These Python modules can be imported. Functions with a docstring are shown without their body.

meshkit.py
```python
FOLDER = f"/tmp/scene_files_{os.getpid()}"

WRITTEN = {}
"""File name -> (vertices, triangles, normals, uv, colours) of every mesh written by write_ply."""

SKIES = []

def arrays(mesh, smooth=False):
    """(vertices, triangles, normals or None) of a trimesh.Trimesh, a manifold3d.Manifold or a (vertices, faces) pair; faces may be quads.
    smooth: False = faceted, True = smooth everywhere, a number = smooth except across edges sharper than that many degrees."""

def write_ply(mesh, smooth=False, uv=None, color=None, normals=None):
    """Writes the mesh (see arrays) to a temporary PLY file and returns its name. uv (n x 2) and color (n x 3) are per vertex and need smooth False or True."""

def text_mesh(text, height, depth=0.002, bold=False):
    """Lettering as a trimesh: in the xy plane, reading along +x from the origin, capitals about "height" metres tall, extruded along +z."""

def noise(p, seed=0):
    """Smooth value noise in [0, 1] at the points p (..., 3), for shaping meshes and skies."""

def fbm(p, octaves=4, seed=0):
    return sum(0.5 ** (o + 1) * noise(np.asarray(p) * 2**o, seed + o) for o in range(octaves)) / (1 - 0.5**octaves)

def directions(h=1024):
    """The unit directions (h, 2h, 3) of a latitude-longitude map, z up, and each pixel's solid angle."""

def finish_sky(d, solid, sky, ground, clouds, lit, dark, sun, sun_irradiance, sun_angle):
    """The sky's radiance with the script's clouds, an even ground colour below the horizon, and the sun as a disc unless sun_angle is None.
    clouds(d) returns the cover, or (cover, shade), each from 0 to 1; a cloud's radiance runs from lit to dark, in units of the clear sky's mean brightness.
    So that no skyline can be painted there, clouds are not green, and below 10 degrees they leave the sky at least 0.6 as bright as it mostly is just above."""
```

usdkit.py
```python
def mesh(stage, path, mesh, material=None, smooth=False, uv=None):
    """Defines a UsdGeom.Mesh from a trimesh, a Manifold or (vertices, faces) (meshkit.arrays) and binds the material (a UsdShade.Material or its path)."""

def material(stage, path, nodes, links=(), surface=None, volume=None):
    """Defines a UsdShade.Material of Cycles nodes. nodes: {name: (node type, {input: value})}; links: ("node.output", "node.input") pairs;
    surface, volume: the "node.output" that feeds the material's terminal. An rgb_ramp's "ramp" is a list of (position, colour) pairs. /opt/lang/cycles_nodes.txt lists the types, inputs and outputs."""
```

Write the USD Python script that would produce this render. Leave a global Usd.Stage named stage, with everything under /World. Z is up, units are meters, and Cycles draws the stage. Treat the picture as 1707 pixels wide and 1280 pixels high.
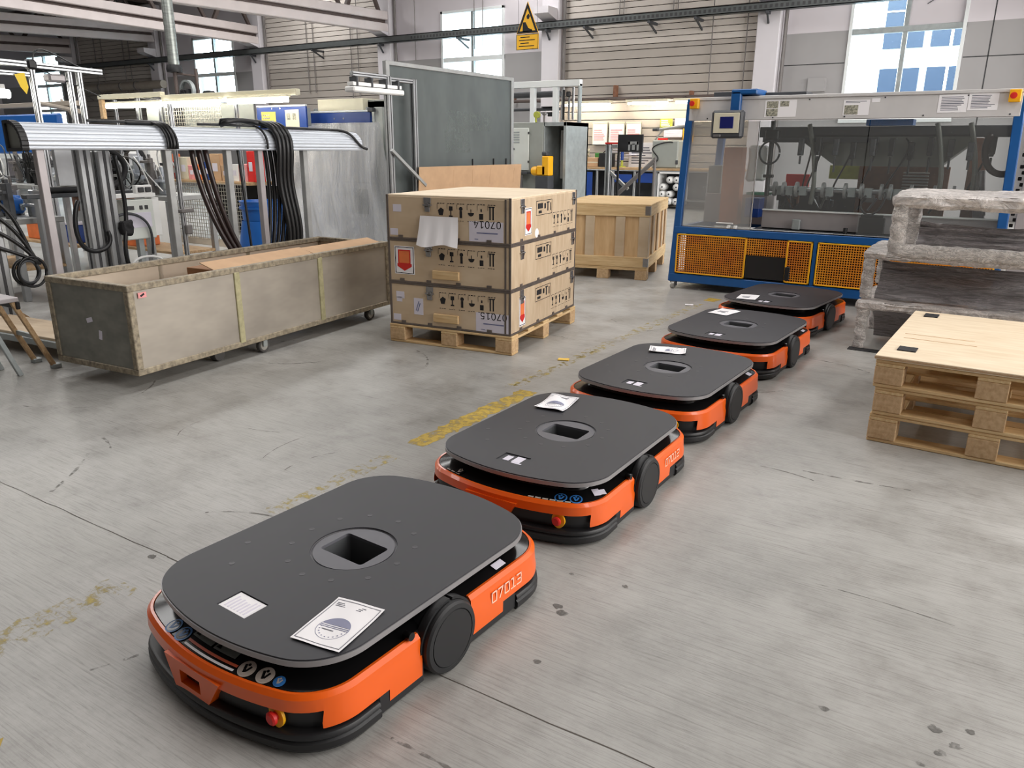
import math, random
import numpy as np, trimesh, manifold3d, shapely
from shapely.geometry import Polygon, Point, box as sbox
from pxr import Usd, UsdGeom, UsdLux, UsdShade, Gf, Sdf
import usdkit, meshkit

stage = Usd.Stage.CreateInMemory()
UsdGeom.SetStageUpAxis(stage, 'Z'); UsdGeom.SetStageMetersPerUnit(stage, 1.0)
UsdGeom.Xform.Define(stage, '/World'); UsdGeom.Scope.Define(stage, '/World/Looks')
rnd = random.Random(7)

# ------------------------------------------------------------------ camera, sky, daylight, exposure
# x runs along the back wall, y towards it, z is up
F_PX, PITCH, ROLL, EYE, YAW = 1281.0, math.radians(17.19), math.radians(.28), 1.5, math.radians(32.5)
cp, sp, cr, sr = math.cos(PITCH), math.sin(PITCH), math.cos(ROLL), math.sin(ROLL)
right = np.array([cr, 0, 0]) + sr * np.array([0, sp, cp])
up = np.array([-sr, 0, 0]) + cr * np.array([0, sp, cp])
back = -np.array([0, cp, -sp])
RZ = np.array([[math.cos(YAW), -math.sin(YAW), 0], [math.sin(YAW), math.cos(YAW), 0], [0, 0, 1]])
right, up, back = RZ @ right, RZ @ up, RZ @ back
cam = UsdGeom.Camera.Define(stage, '/World/camera')
cam.CreateHorizontalApertureAttr(36.0); cam.CreateVerticalApertureAttr(27.0)
cam.CreateFocalLengthAttr(36.0 * F_PX / 1707)
cam.CreateClippingRangeAttr((0.05, 500.0))
cam.AddTransformOp().Set(Gf.Matrix4d(*right, 0, *up, 0, *back, 0, 0, 0, EYE, 1))
cam.CreateExposureAttr(-.15)

sky = UsdLux.DomeLight.Define(stage, '/World/sky')
sky.CreateIntensityAttr(4.0); sky.CreateColorAttr((.80, .93, 1.0))

def rect(name, loc, aim, w, h, power, col=(1, 1, 1)):
    """A daylight opening: an area light of w x h metres at loc that shines along aim."""
    l = UsdLux.RectLight.Define(stage, '/World/' + name)
    l.CreateWidthAttr(w); l.CreateHeightAttr(h); l.CreateIntensityAttr(power); l.CreateColorAttr(col)
    z = -np.array(aim, float); z /= np.linalg.norm(z)
    x = np.cross([0, 0, 1.0], z) if abs(z[2]) < .9 else np.array([1.0, 0, 0])
    x /= np.linalg.norm(x); y = np.cross(z, x)
    l.AddTransformOp().Set(Gf.Matrix4d(*x, 0, *y, 0, *z, 0, *loc, 1))
    return l
# three glazed roof strips and the window band of the right-hand wall
for i, (xx, yy, L, pw) in enumerate(((4.0, 10.0, 18, 9.0), (-3.5, 10.5, 17, 6.5), (-12.0, 8.5, 22, 10.0), (-20.0, 9.5, 20, 9.5))):
    rect('roof_daylight_%d' % i, (xx, yy, 6.95), (0, 0, -1), 1.6, L, pw, (1, .99, .975))
rect('side_daylight', (8.85, 9.5, 3.6), (-1, 0, -.12), 18, 3.2, 11.0, (1, .975, .94))

# ------------------------------------------------------------------ helpers: names, things, parts
COUNT = {}
def numbered(parent, name):
    k = (parent, name); n = COUNT.get(k, 0); COUNT[k] = n + 1
    return f'{parent}/{name}' + (f'_{n:03d}' if n else '')
def tag(prim, label=None, cat=None, group=None, kind=None):
    for k, v in (('label', label), ('category', cat), ('group', group), ('kind', kind)):
        if v: prim.SetCustomDataByKey(k, v)
def place(x, loc, rz):
    x.AddTranslateOp().Set(Gf.Vec3d(*map(float, loc)))
    if rz: x.AddRotateZOp().Set(float(rz))
def thing(name, label, cat, loc=(0, 0, 0), rz=0, group=None, kind=None):
    x = UsdGeom.Xform.Define(stage, numbered('/World', name)); place(x, loc, rz)
    tag(x.GetPrim(), label, cat, group, kind)
    return str(x.GetPath())
SPLIT = set('post corner_strip rail_tab side_skirt clamp steel_rail corner_plate leg frame_foot foot_beam lamp_cage hanger screw pin support support_beam vent vent_grille hinge plug display button cable_drop chalk_smudge groove black_hatch dark_lid pipe_stub riser_pipe side_beam guard_handle drop_bracket end_post rear_panel fitting black_pad dark_pipe base_plate suspension_pole guard_edge frame_bar seal_mark notice_print foot_plate chain_strip buttons dial head sheet hanging_wire cables brace fork wheel caster cable_strap stay_wire'.split())
def part(parent, name, mesh, mat, smooth=False, label=None, kind=None):
    if isinstance(mesh, list) and len(mesh) > 1 and name in SPLIT and not kind:
        return [part(parent, name, m, mat, smooth, label) for m in mesh][0]
    if isinstance(mesh, list): mesh = J(mesh)
    m = usdkit.mesh(stage, numbered(parent, name), mesh, MAT[mat], smooth)
    tag(m.GetPrim(), label, kind=kind)
    return str(m.GetPath())
def single(name, mesh, mat, label, cat, loc=(0, 0, 0), rz=0, group=None, smooth=False, kind=None):
    if isinstance(mesh, list): mesh = J(mesh)
    m = usdkit.mesh(stage, numbered('/World', name), mesh, MAT[mat], smooth); place(m, loc, rz)
    tag(m.GetPrim(), label, cat, group, kind)
    return str(m.GetPath())
def struct(name, mesh, mat, smooth=False):
    if isinstance(mesh, list): mesh = J(mesh)
    m = usdkit.mesh(stage, '/World/' + name, mesh, MAT[mat], smooth); tag(m.GetPrim(), kind='structure')
    return str(m.GetPath())
def copy(src, loc, rz, label, group=None, inst=True):
    was = stage.GetPrimAtPath(src).GetCustomData()
    base = src.rsplit('/', 1)[1]
    if base[-4] == '_' and base[-3:].isdigit(): base = base[:-4]
    p = stage.DefinePrim(numbered('/World', base)); p.GetReferences().AddInternalReference(src)
    x = UsdGeom.Xformable(p); x.ClearXformOpOrder()
    x.AddTranslateOp(opSuffix='own').Set(Gf.Vec3d(*map(float, loc))); x.AddRotateZOp(opSuffix='own').Set(float(rz))
    tag(p, label, was['category'], group or was.get('group'))
    p.SetInstanceable(inst)
    return str(p.GetPath())

# ------------------------------------------------------------------ helpers: shapes
def J(ms):
    ms = [m for m in ms if m is not None]
    if len(ms) == 1: return ms[0]
    v, f, n = [], [], 0
    for m in ms:
        v.append(np.asarray(m.vertices)); f.append(np.asarray(m.faces) + n); n += len(m.vertices)
    return trimesh.Trimesh(np.vstack(v), np.vstack(f), process=False)
_c = np.array([(sx * (1 - .2 * (k == 0)), sy * (1 - .2 * (k == 1)), sz * (1 - .2 * (k == 2))) for sx in (-1, 1) for sy in (-1, 1) for sz in (-1, 1) for k in range(3)], float)
_cs = np.sign(_c); _ck = np.array([[k == 0, k == 1, k == 2] for _ in range(8) for k in range(3)], float)
_hull = trimesh.Trimesh(_cs - .2 * _cs * (1 - _ck), process=False, faces=np.zeros((0, 3), int)).convex_hull
_ref = _cs - .2 * _cs * (1 - _ck)
_idx = np.array([np.argmin(((_ref - v) ** 2).sum(1)) for v in _hull.vertices]); _BF = _idx[_hull.faces]
def cb(size, at=(0, 0, 0), bev=.004, rz=0):
    """Box with chamfered edges, centred at at."""
    s = np.array(size, float) / 2; b = min(bev, s.min() * .45)
    m = trimesh.Trimesh(_cs * (s - b * (1 - _ck)), _BF, process=False)
    return mv(m, at, rz)
def b2(lo, hi, bev=.004):
    lo, hi = np.array(lo, float), np.array(hi, float)
    return cb(hi - lo, (lo + hi) / 2, bev)
def mv(m, at=(0, 0, 0), rz=0, rx=0, ry=0):
    v = np.asarray(m.vertices, float)
    for ang, (i, j) in ((rx, (1, 2)), (ry, (2, 0)), (rz, (0, 1))):
        if ang:
            a = math.radians(ang); w = v.copy()
            w[:, i] = v[:, i] * math.cos(a) - v[:, j] * math.sin(a); w[:, j] = v[:, i] * math.sin(a) + v[:, j] * math.cos(a); v = w
    return trimesh.Trimesh(v + np.array(at, float), m.faces, process=False)
def tube(path, r, n=8, caps=True):
    p = np.array(path, float); k = len(p)
    t = np.gradient(p, axis=0); t /= np.maximum(np.linalg.norm(t, axis=1, keepdims=True), 1e-9)
    a = np.array([0, 0, 1.0]) if abs(t[0, 2]) < .9 else np.array([1.0, 0, 0])
    rr = np.broadcast_to(r, (k,)); v = []
    for i in range(k):
        a = a - t[i] * (a @ t[i]); a /= np.linalg.norm(a); b = np.cross(t[i], a)
        q = np.linspace(0, 2 * np.pi, n, endpoint=False)
        v.append(p[i] + rr[i] * (np.outer(np.cos(q), a) + np.outer(np.sin(q), b)))
    f = []
    for i in range(k - 1):
        for j in range(n):
            x, y = i * n + j, i * n + (j + 1) % n
            f += [(x, y, y + n), (x, y + n, x + n)]
    if caps:
        f += [(0, j + 1, j) for j in range(1, n - 1)]
        o = (k - 1) * n; f += [(o, o + j, o + j + 1) for j in range(1, n - 1)]
    return trimesh.Trimesh(np.vstack(v), np.array(f), process=False)
def rod(a, b, r, n=12): return tube([a, b], r, n)
def bar(a, b, w, h, up=(0, 0, 1)):
    """Square bar from a to b; w across, h along up."""
    a, b = np.array(a, float), np.array(b, float); t = b - a; L = np.linalg.norm(t); t /= L
    s = np.cross(np.array(up, float), t)
    if np.linalg.norm(s) < 1e-6: s = np.cross([1.0, 0, 0], t)
    s /= np.linalg.norm(s); u = np.cross(t, s)
    m = cb((L, w, h), bev=min(w, h) * .08)
    return trimesh.Trimesh(m.vertices @ np.array([t, s, u]) + (a + b) / 2, m.faces, process=False)
def spline(pts, n=24):
    from scipy.interpolate import CubicSpline
    p = np.array(pts, float); s = np.r_[0, np.cumsum(np.linalg.norm(np.diff(p, axis=0), axis=1))]
    return CubicSpline(s, p)(np.linspace(0, s[-1], n))
def prism(poly, z0, z1):
    gs = getattr(poly, 'geoms', [poly])
    return mv(J([trimesh.creation.extrude_polygon(g, z1 - z0, engine='earcut') for g in gs]), (0, 0, z0))
def lathe(profile, n=32, axis='z', at=(0, 0, 0)):
    """profile: (radius, height) pairs, closed on the axis or as a loop."""
    m = trimesh.creation.revolve(np.array(profile, float), sections=n)
    if axis == 'x': m = mv(m, ry=90)
    if axis == 'y': m = mv(m, rx=-90)
    return mv(m, at)
def rrect(w, h, r): return sbox(-w / 2 + r, -h / 2 + r, w / 2 - r, h / 2 - r).buffer(r, quad_segs=6)
def mf(m):
    m = trimesh.Trimesh(np.asarray(m.vertices), np.asarray(m.faces)); m.merge_vertices()
    if m.volume < 0: m.invert()
    return manifold3d.Manifold(manifold3d.Mesh(np.asarray(m.vertices, np.float32), np.asarray(m.faces, np.uint32)))
def tm(m):
    q = m.to_mesh(); return trimesh.Trimesh(q.vert_properties[:, :3], q.tri_verts, process=False)
def cut(m, *tools):
    r = mf(m)
    for t in tools: r = r - mf(t)
    return tm(r)
def facing(m, side):
    """Turns flat work drawn in xy (reading along +x, raised along +z) onto an upright face that looks towards side."""
    m = mv(m, rx=90)
    return mv(m, rz={'-y': 0, '+x': 90, '+y': 180, '-x': -90}[side])
def text(s, h, depth=.0012, bold=False):
    m = meshkit.text_mesh(s, h, depth, bold); m = trimesh.Trimesh(m.vertices, m.faces, process=False)
    c = m.bounds.mean(0); return mv(m, (-c[0], -c[1], 0))
def card(w, h, t=.0012): return cb((w, h, t), (0, 0, t / 2), .0003)
def rows(w, h, n, seed=0, z=.0012, t=.0005, gap=.5, ragged=.4):
    """Lines of print too small to read, as n flat strips inside w x h."""
    q = random.Random(seed); out = []
    for i in range(n):
        L = w * (1 - q.random() * ragged); hh = h / n * (1 - gap)
        out.append(cb((L, hh, t), (-w / 2 + L / 2, h / 2 - (i + .5) * h / n, z + t / 2), .0001))
    return J(out)
def bump_mesh(m, amp, freq, seed=0):
    m.merge_vertices(); n = m.vertex_normals
    d = meshkit.fbm(np.asarray(m.vertices) * freq + 50, 3, seed) - .5
    return trimesh.Trimesh(m.vertices + n * (d * 2 * amp)[:, None], m.faces, process=False)

# ------------------------------------------------------------------ materials
MAT = {}
def lin(c):
    c = np.array(c, float) / 255
    return tuple(np.where(c <= .04045, c / 12.92, ((c + .055) / 1.055) ** 2.4))
def mat(name, rgb, rough=.5, metal=0.0, var=0.0, scale=6.0, stretch=(1, 1, 1), rgb2=None, bump=0.0, bscale=None, spec=.5, coat=0.0, emit=0.0, detail=4.0):
    nodes = {'p': ('principled_bsdf', {'base_color': lin(rgb), 'roughness': rough, 'metallic': metal, 'specular_ior_level': spec, 'coat_weight': coat})}
    links = []
    if emit: nodes['p'][1].update(emission_color=lin(rgb), emission_strength=emit)
    if var or rgb2 or bump:
        nodes['t'] = ('texture_coordinate', {}); nodes['m'] = ('mapping', {'scale': tuple(stretch)})
        nodes['n'] = ('noise_texture', {'scale': scale, 'detail': detail, 'roughness': .6})
        links += [('t.object', 'm.vector'), ('m.vector', 'n.vector')]
        a, b = (lin(rgb), lin(rgb2)) if rgb2 else (tuple(x * (1 - var) for x in lin(rgb)), tuple(min(1, x * (1 + var)) for x in lin(rgb)))
        if var or rgb2:
            nodes['r'] = ('rgb_ramp', {'ramp': [(.3, a), (.7, b)]}); links += [('n.fac', 'r.fac'), ('r.color', 'p.base_color')]
        if bump:
            nodes['b'] = ('bump', {'strength': bump, 'distance': .01}); src = 'n'
            if bscale:
                nodes['n2'] = ('noise_texture', {'scale': bscale, 'detail': 3}); links += [('t.object', 'n2.vector')]; src = 'n2'
            links += [(src + '.fac', 'b.height'), ('b.normal', 'p.normal')]
    MAT[name] = usdkit.material(stage, '/World/Looks/' + name, nodes, links, surface='p.BSDF')
# wood
mat('pine_x', (196, 160, 112), .62, stretch=(1.2, 16, 16), scale=3, rgb2=(226, 198, 150), bump=.15)
mat('pine_y', (200, 166, 118), .62, stretch=(16, 1.2, 16), scale=3, rgb2=(228, 202, 156), bump=.15)
mat('pine_end', (180, 146, 106), .7, stretch=(9, 9, 9), scale=4, rgb2=(212, 182, 142), bump=.2)
mat('old_pine', (150, 118, 84), .75, stretch=(1.2, 16, 10), scale=3, rgb2=(196, 166, 126), bump=.25)
mat('plywood', (184, 160, 130), .55, stretch=(1.0, 7, 1.6), scale=2.2, rgb2=(208, 188, 160), bump=.05)
mat('plywood_pale', (214, 194, 164), .55, stretch=(1.5, 9, 3), scale=2.2, rgb2=(232, 216, 190), bump=.05)
mat('ply_edge', (168, 130, 92), .7, stretch=(1, 1, 40), scale=4, rgb2=(205, 172, 132))
mat('crate_panel', (196, 158, 112), .6, stretch=(8, 8, 1.2), scale=2.5, rgb2=(218, 184, 138), bump=.1)
mat('cardboard', (190, 156, 122), .8, var=.08, scale=5)
mat('dark_cardboard', (150, 108, 74), .8, var=.08, scale=5)
# metal and paint
mat('alu', (178, 180, 182), .35, .85, var=.1, scale=5)
mat('alu_dull', (160, 161, 160), .5, .5, var=.12, scale=6)
mat('alu_white', (196, 202, 210), .32, .35, var=.03, scale=4)
mat('crack', (84, 78, 72), .8); mat('slot', (58, 58, 60), .6)
mat('steel', (150, 150, 152), .32, .9, var=.1, scale=20)
mat('steel_edge', (112, 103, 97), .45, .6, var=.18, scale=9)
mat('galv', (158, 164, 164), .5, .35, var=.14, scale=7)
mat('cart_sheet', (178, 170, 158), .5, .2, stretch=(1, .5, 1.2), scale=3.0, rgb2=(150, 143, 133), bump=.04)
mat('cart_end_shaded', (112, 113, 106), .55, .2, stretch=(1, 1, 1.6), scale=5, rgb2=(142, 141, 132))  # darker than the sides: shade on the end faces is put into the colour
mat('cart_inside', (196, 182, 164), .6, .1, var=.12, scale=3)
mat('cart_frame', (176, 164, 140), .6, .2, stretch=(1, 1, 1), scale=26, rgb2=(104, 95, 82), bump=.25, detail=7)
mat('cart_strut', (170, 164, 128), .6, .1, var=.25, scale=14)
mat('blue_paint', (12, 80, 142), .4, var=.1, scale=5)
mat('blue_box', (20, 62, 140), .45, var=.08, scale=5)
mat('blue_bin', (24, 92, 170), .4, var=.06, scale=5)
mat('machine_grey', (204, 202, 201), .45, .1, var=.05, scale=4)
mat('tray_grey', (166, 160, 161), .45, .3, var=.08, scale=4)
mat('dark_grey', (62, 64, 68), .5, var=.15, scale=8)
mat('hood', (118, 120, 114), .45, .25, var=.15, scale=4)
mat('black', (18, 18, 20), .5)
mat('black_soft', (26, 26, 28), .75, var=.2, scale=12)
mat('cable', (16, 16, 18), .4)
mat('brown_hose', (38, 22, 20), .35)
mat('white_plastic', (228, 228, 226), .45, var=.03, scale=4)
mat('cream', (228, 222, 196), .5, var=.04, scale=4)
mat('cabinet', (150, 154, 148), .5, var=.05, scale=4)
mat('cabinet_door', (206, 210, 204), .5, var=.03, scale=4)
mat('yellow', (240, 176, 16), .45, var=.08, scale=8)
mat('sign_yellow', (246, 186, 30), .5)
mat('tag_yellow', (236, 200, 20), .5)
mat('yellow_green', (170, 176, 70), .6, var=.2, scale=14)
mat('green', (24, 120, 88), .5); mat('leaf_green', (60, 130, 60), .6)
mat('red', (206, 34, 28), .45); mat('brown_wood', (206, 112, 40), .6, var=.1, scale=4)
mat('orange_box', (226, 120, 64), .6, var=.15, scale=6)
mat('pink', (226, 150, 150), .6, var=.2, scale=8)
mat('rust', (120, 82, 62), .7, var=.3, scale=10)
mat('paper', (238, 236, 238), .7); mat('label_paper', (214, 210, 222), .6, var=.05, scale=8)
mat('yellow_paper', (236, 196, 90), .7); mat('ink', (24, 22, 24), .7); mat('grey_ink', (120, 120, 128), .7); mat('blue_ink', (112, 116, 150), .7); mat('seal_ink', (134, 136, 160), .7)
mat('photo_print', (70, 74, 70), .5, rgb2=(200, 196, 176), scale=60)
mat('screen_blue', (24, 30, 96), .2); mat('bezel', (206, 200, 178), .5)
mat('board_green', (78, 84, 84), .5, .2, stretch=(1, 1, .5), scale=2, rgb2=(96, 102, 101))
mat('chalk', (176, 186, 182), .8)
# building
mat('wall_light', (206, 200, 204), .8, var=.03, scale=.6)
mat('wall_grey', (158, 156, 156), .8, var=.04, scale=.6)  # wall and boards are a darker grey below one level line
mat('slat_light', (206, 198, 190), .6, var=.03, scale=1.5)
mat('slat_lower', (172, 164, 156), .6, var=.03, scale=1.5)
mat('slat_gap', (70, 64, 60), .8)
mat('column', (206, 202, 206), .75, var=.03, scale=1)
mat('truss', (206, 196, 194), .6, var=.06, scale=2)
mat('truss_dark', (84, 72, 68), .6)
mat('roof', (132, 120, 114), .8, var=.08, scale=1)
mat('pipe_grey', (120, 116, 114), .5, .3, var=.1, scale=4)
mat('pipe_pale', (160, 150, 138), .6, var=.08, scale=4)
mat('tray_dark', (92, 96, 96), .5, .4, var=.1, scale=6)
mat('spiral', (150, 154, 150), .35, .8, stretch=(1, 1, 6), scale=6, var=.25)
mat('frame_white', (224, 228, 228), .5)
mat('facade', (236, 244, 246), .7, var=.02, scale=2)
mat('facade_window', (46, 60, 80), .3)
mat('tube_light', (255, 250, 238), .5, emit=26.0)
mat('tube_warm', (255, 244, 222), .5, emit=55.0)
# vehicles
mat('robot_orange', (232, 94, 12), .32, var=.02, scale=3, coat=.3)
mat('robot_black', (12, 12, 13), .18, spec=.5)
mat('robot_matte', (26, 27, 29), .55)
mat('bumper', (27, 28, 30), .45)
mat('plate', (46, 46, 51), .5, var=.03, scale=5, bump=.02, bscale=700)
mat('plate_rim', (150, 148, 150), .35, .4)
mat('hub', (92, 92, 98), .45)
mat('cap', (60, 59, 64), .4)
mat('well', (74, 76, 78), .45)
mat('digit_white', (250, 196, 172), .5)
mat('icon_blue', (44, 110, 176), .4); mat('icon_grey', (176, 164, 154), .4); mat('icon_panel', (118, 124, 120), .4)
mat('icon_orange', (200, 86, 50), .4); mat('tyre', (70, 68, 66), .6); mat('rim', (176, 174, 168), .4, .6)

def node_mat(name, nodes, links, surface): MAT[name] = usdkit.material(stage, '/World/Looks/' + name, nodes, links, surface=surface)
# window pane and clear acrylic: mostly transparent with a sharp reflection
node_mat('pane', {'t': ('transparent_bsdf', {'color': (.93, .97, .98)}), 'g': ('glossy_bsdf', {'roughness': .02, 'color': (1, 1, 1)}), 'x': ('mix_closure', {'fac': .05})},
         [('t.BSDF', 'x.closure1'), ('g.BSDF', 'x.closure2')], 'x.closure')
node_mat('acrylic', {'t': ('transparent_bsdf', {'color': (.90, .92, .92)}), 'd': ('principled_bsdf', {'base_color': (.5, .5, .49), 'roughness': .25}), 'x': ('mix_closure', {'fac': .07})},
         [('t.BSDF', 'x.closure1'), ('d.BSDF', 'x.closure2')], 'x.closure')
node_mat('acrylic_hazy', {'t': ('transparent_bsdf', {'color': (.9, .9, .89)}), 'd': ('principled_bsdf', {'base_color': (.46, .46, .45), 'roughness': .3}), 'x': ('mix_closure', {'fac': .36})},
         [('t.BSDF', 'x.closure1'), ('d.BSDF', 'x.closure2')], 'x.closure')
# stretch film: wrinkled, whitish, half clear
def film(name, fac, rgb, scale, stretch=(1, 1, 1), rough=.2, con=.3):
    node_mat(name, {'c': ('texture_coordinate', {}), 'm': ('mapping', {'scale': stretch}), 'n': ('noise_texture', {'scale': scale, 'detail': 5, 'roughness': .6, 'distortion': .6}),
                    'n2': ('noise_texture', {'scale': scale * 2.6, 'detail': 6, 'roughness': .7, 'distortion': 1.6}), 'b': ('bump', {'strength': 1.0, 'distance': .03}), 'r': ('map_range', {'from_min': .3, 'from_max': .7, 'to_min': fac - .22, 'to_max': fac + .2, 'clamp': True}),
                    't': ('transparent_bsdf', {'color': (.96, .96, .96)}), 'k': ('math', {'math_type': 'subtract', 'value2': .5}), 'a': ('math', {'math_type': 'absolute'}), 'q': ('rgb_ramp', {'ramp': [(0, tuple(min(.95, x * (1 + con * 1.6)) for x in lin(rgb))), (.02, tuple(min(.95, x * (1 + con)) for x in lin(rgb))), (.07, lin(rgb)), (.3, tuple(x * (1 - con) for x in lin(rgb)))]}), 'd': ('principled_bsdf', {'roughness': rough, 'specular_ior_level': .8}), 'x': ('mix_closure', {})},
             [('n2.fac', 'k.value1'), ('k.value', 'a.value1'), ('a.value', 'q.fac'), ('q.color', 'd.base_color'), ('c.object', 'm.vector'), ('m.vector', 'n.vector'), ('m.vector', 'n2.vector'), ('n2.fac', 'b.height'), ('b.normal', 'd.normal'), ('n.fac', 'r.value'), ('r.result', 'x.fac'), ('t.BSDF', 'x.closure1'), ('d.BSDF', 'x.closure2')], 'x.closure')
film('film_white', .88, (206, 200, 196), 4, (.6, 1, .8))
film('film_post', .95, (196, 191, 187), 6, (1, 1, 2.2), con=.45)
film('film_grey', .95, (136, 132, 134), 2.2, (.5, .5, 5), con=.4)
film('film_clear', .5, (240, 242, 246), 2, (1.6, 1.6, .3), .12, .12)
# perforated orange guard and wire mesh: real holes cut by the material
def perforated(name, rgb, rgb2, pitch, edge, axes=('x', 'z')):
    nodes = {'c': ('texture_coordinate', {}), 's': ('separate_xyz', {}), 'n': ('noise_texture', {'scale': 3.0, 'detail': 3}), 'r': ('rgb_ramp', {'ramp': [(.3, lin(rgb)), (.7, lin(rgb2))]}),
             'p': ('principled_bsdf', {'roughness': .5}), 't': ('transparent_bsdf', {}), 'x': ('mix_closure', {}), 'mx': ('math', {'math_type': 'maximum'})}
    links = [('c.object', 's.vector'), ('c.object', 'n.vector'), ('n.fac', 'r.fac'), ('r.color', 'p.base_color'), ('t.BSDF', 'x.closure1'), ('p.BSDF', 'x.closure2'), ('mx.value', 'x.fac')]
    for i, a in enumerate(axes):
        nodes['d' + a] = ('math', {'math_type': 'multiply', 'value2': 1 / pitch}); nodes['f' + a] = ('math', {'math_type': 'fraction'}); nodes['l' + a] = ('math', {'math_type': 'less_than', 'value2': edge})
        links += [('s.' + a, f'd{a}.value1'), (f'd{a}.value', f'f{a}.value1'), (f'f{a}.value', f'l{a}.value1'), (f'l{a}.value', f'mx.value{i + 1}')]
    node_mat(name, nodes, links, 'x.closure')
perforated('guard_mesh', (222, 146, 30), (196, 108, 26), .0235, .36)
perforated('wire_mesh', (176, 172, 160), (150, 146, 136), .055, .15)
# floor paint worn through to the concrete
def worn(name, rgb, lo, hi):
    node_mat(name, {'c': ('texture_coordinate', {}), 'n': ('noise_texture', {'scale': 16, 'detail': 8, 'roughness': .75}), 'r': ('map_range', {'from_min': lo, 'from_max': hi, 'to_min': 0.0, 'to_max': 1.0, 'clamp': True}),
                    'n2': ('noise_texture', {'scale': 5, 'detail': 3}), 'q': ('rgb_ramp', {'ramp': [(.3, lin(rgb)), (.75, tuple(x * .72 for x in lin(rgb)))]}),
                    'p': ('principled_bsdf', {'roughness': .6}), 't': ('transparent_bsdf', {}), 'x': ('mix_closure', {})},
             [('c.object', 'n.vector'), ('c.object', 'n2.vector'), ('n.fac', 'r.value'), ('n2.fac', 'q.fac'), ('q.color', 'p.base_color'), ('r.result', 'x.fac'), ('t.BSDF', 'x.closure1'), ('p.BSDF', 'x.closure2')], 'x.closure')
worn('line_paint', (198, 168, 70), .36, .52)
worn('line_faint', (196, 176, 96), .50, .66)
worn('stain', (104, 102, 98), .40, .6)
worn('scuff', (118, 115, 111), .46, .62)
worn('chalk_dust', (128, 138, 135), .46, .85)
# concrete floor: cloudy grey, brushed grain, scratches
nodes = {'c': ('geometry', {}), 'p': ('principled_bsdf', {'specular_ior_level': .42}), 'b': ('bump', {'strength': .10, 'distance': .004})}
links = [('b.normal', 'p.normal')]
def noise(k, scale, rot, stretch, detail=4, rough=.6, dist=0.0):
    nodes['m' + k] = ('mapping', {'rotation': (0, 0, math.radians(rot)), 'scale': stretch}); nodes['n' + k] = ('noise_texture', {'scale': scale, 'detail': detail, 'roughness': rough, 'distortion': dist})
    links.extend([('c.position', f'm{k}.vector'), (f'm{k}.vector', f'n{k}.vector')])
noise('1', .42, 0, (1, 1, 1), 5, .62)
nodes['r1'] = ('rgb_ramp', {'ramp': [(.32, lin((138, 137, 133))), (.5, lin((163, 162, 158))), (.68, lin((184, 183, 180)))]}); links.append(('n1.fac', 'r1.fac'))
noise('2', 2.6, 20, (1, 1, 1), 6, .7)
nodes['r2'] = ('rgb_ramp', {'ramp': [(.28, (.70, .69, .68)), (.55, (1, 1, 1)), (.8, (1.08, 1.08, 1.07))]}); links.append(('n2.fac', 'r2.fac'))
noise('3', 4.0, -4, (1.2, 34, 1), 6, .8, .5)
nodes['r3'] = ('rgb_ramp', {'ramp': [(.30, (.62, .61, .60)), (.5, (1, 1, 1)), (.75, (1.10, 1.10, 1.10))]}); links.append(('n3.fac', 'r3.fac'))
noise('4', 1.1, 33, (.7, 26, 1), 3, .6, .8)
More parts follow.
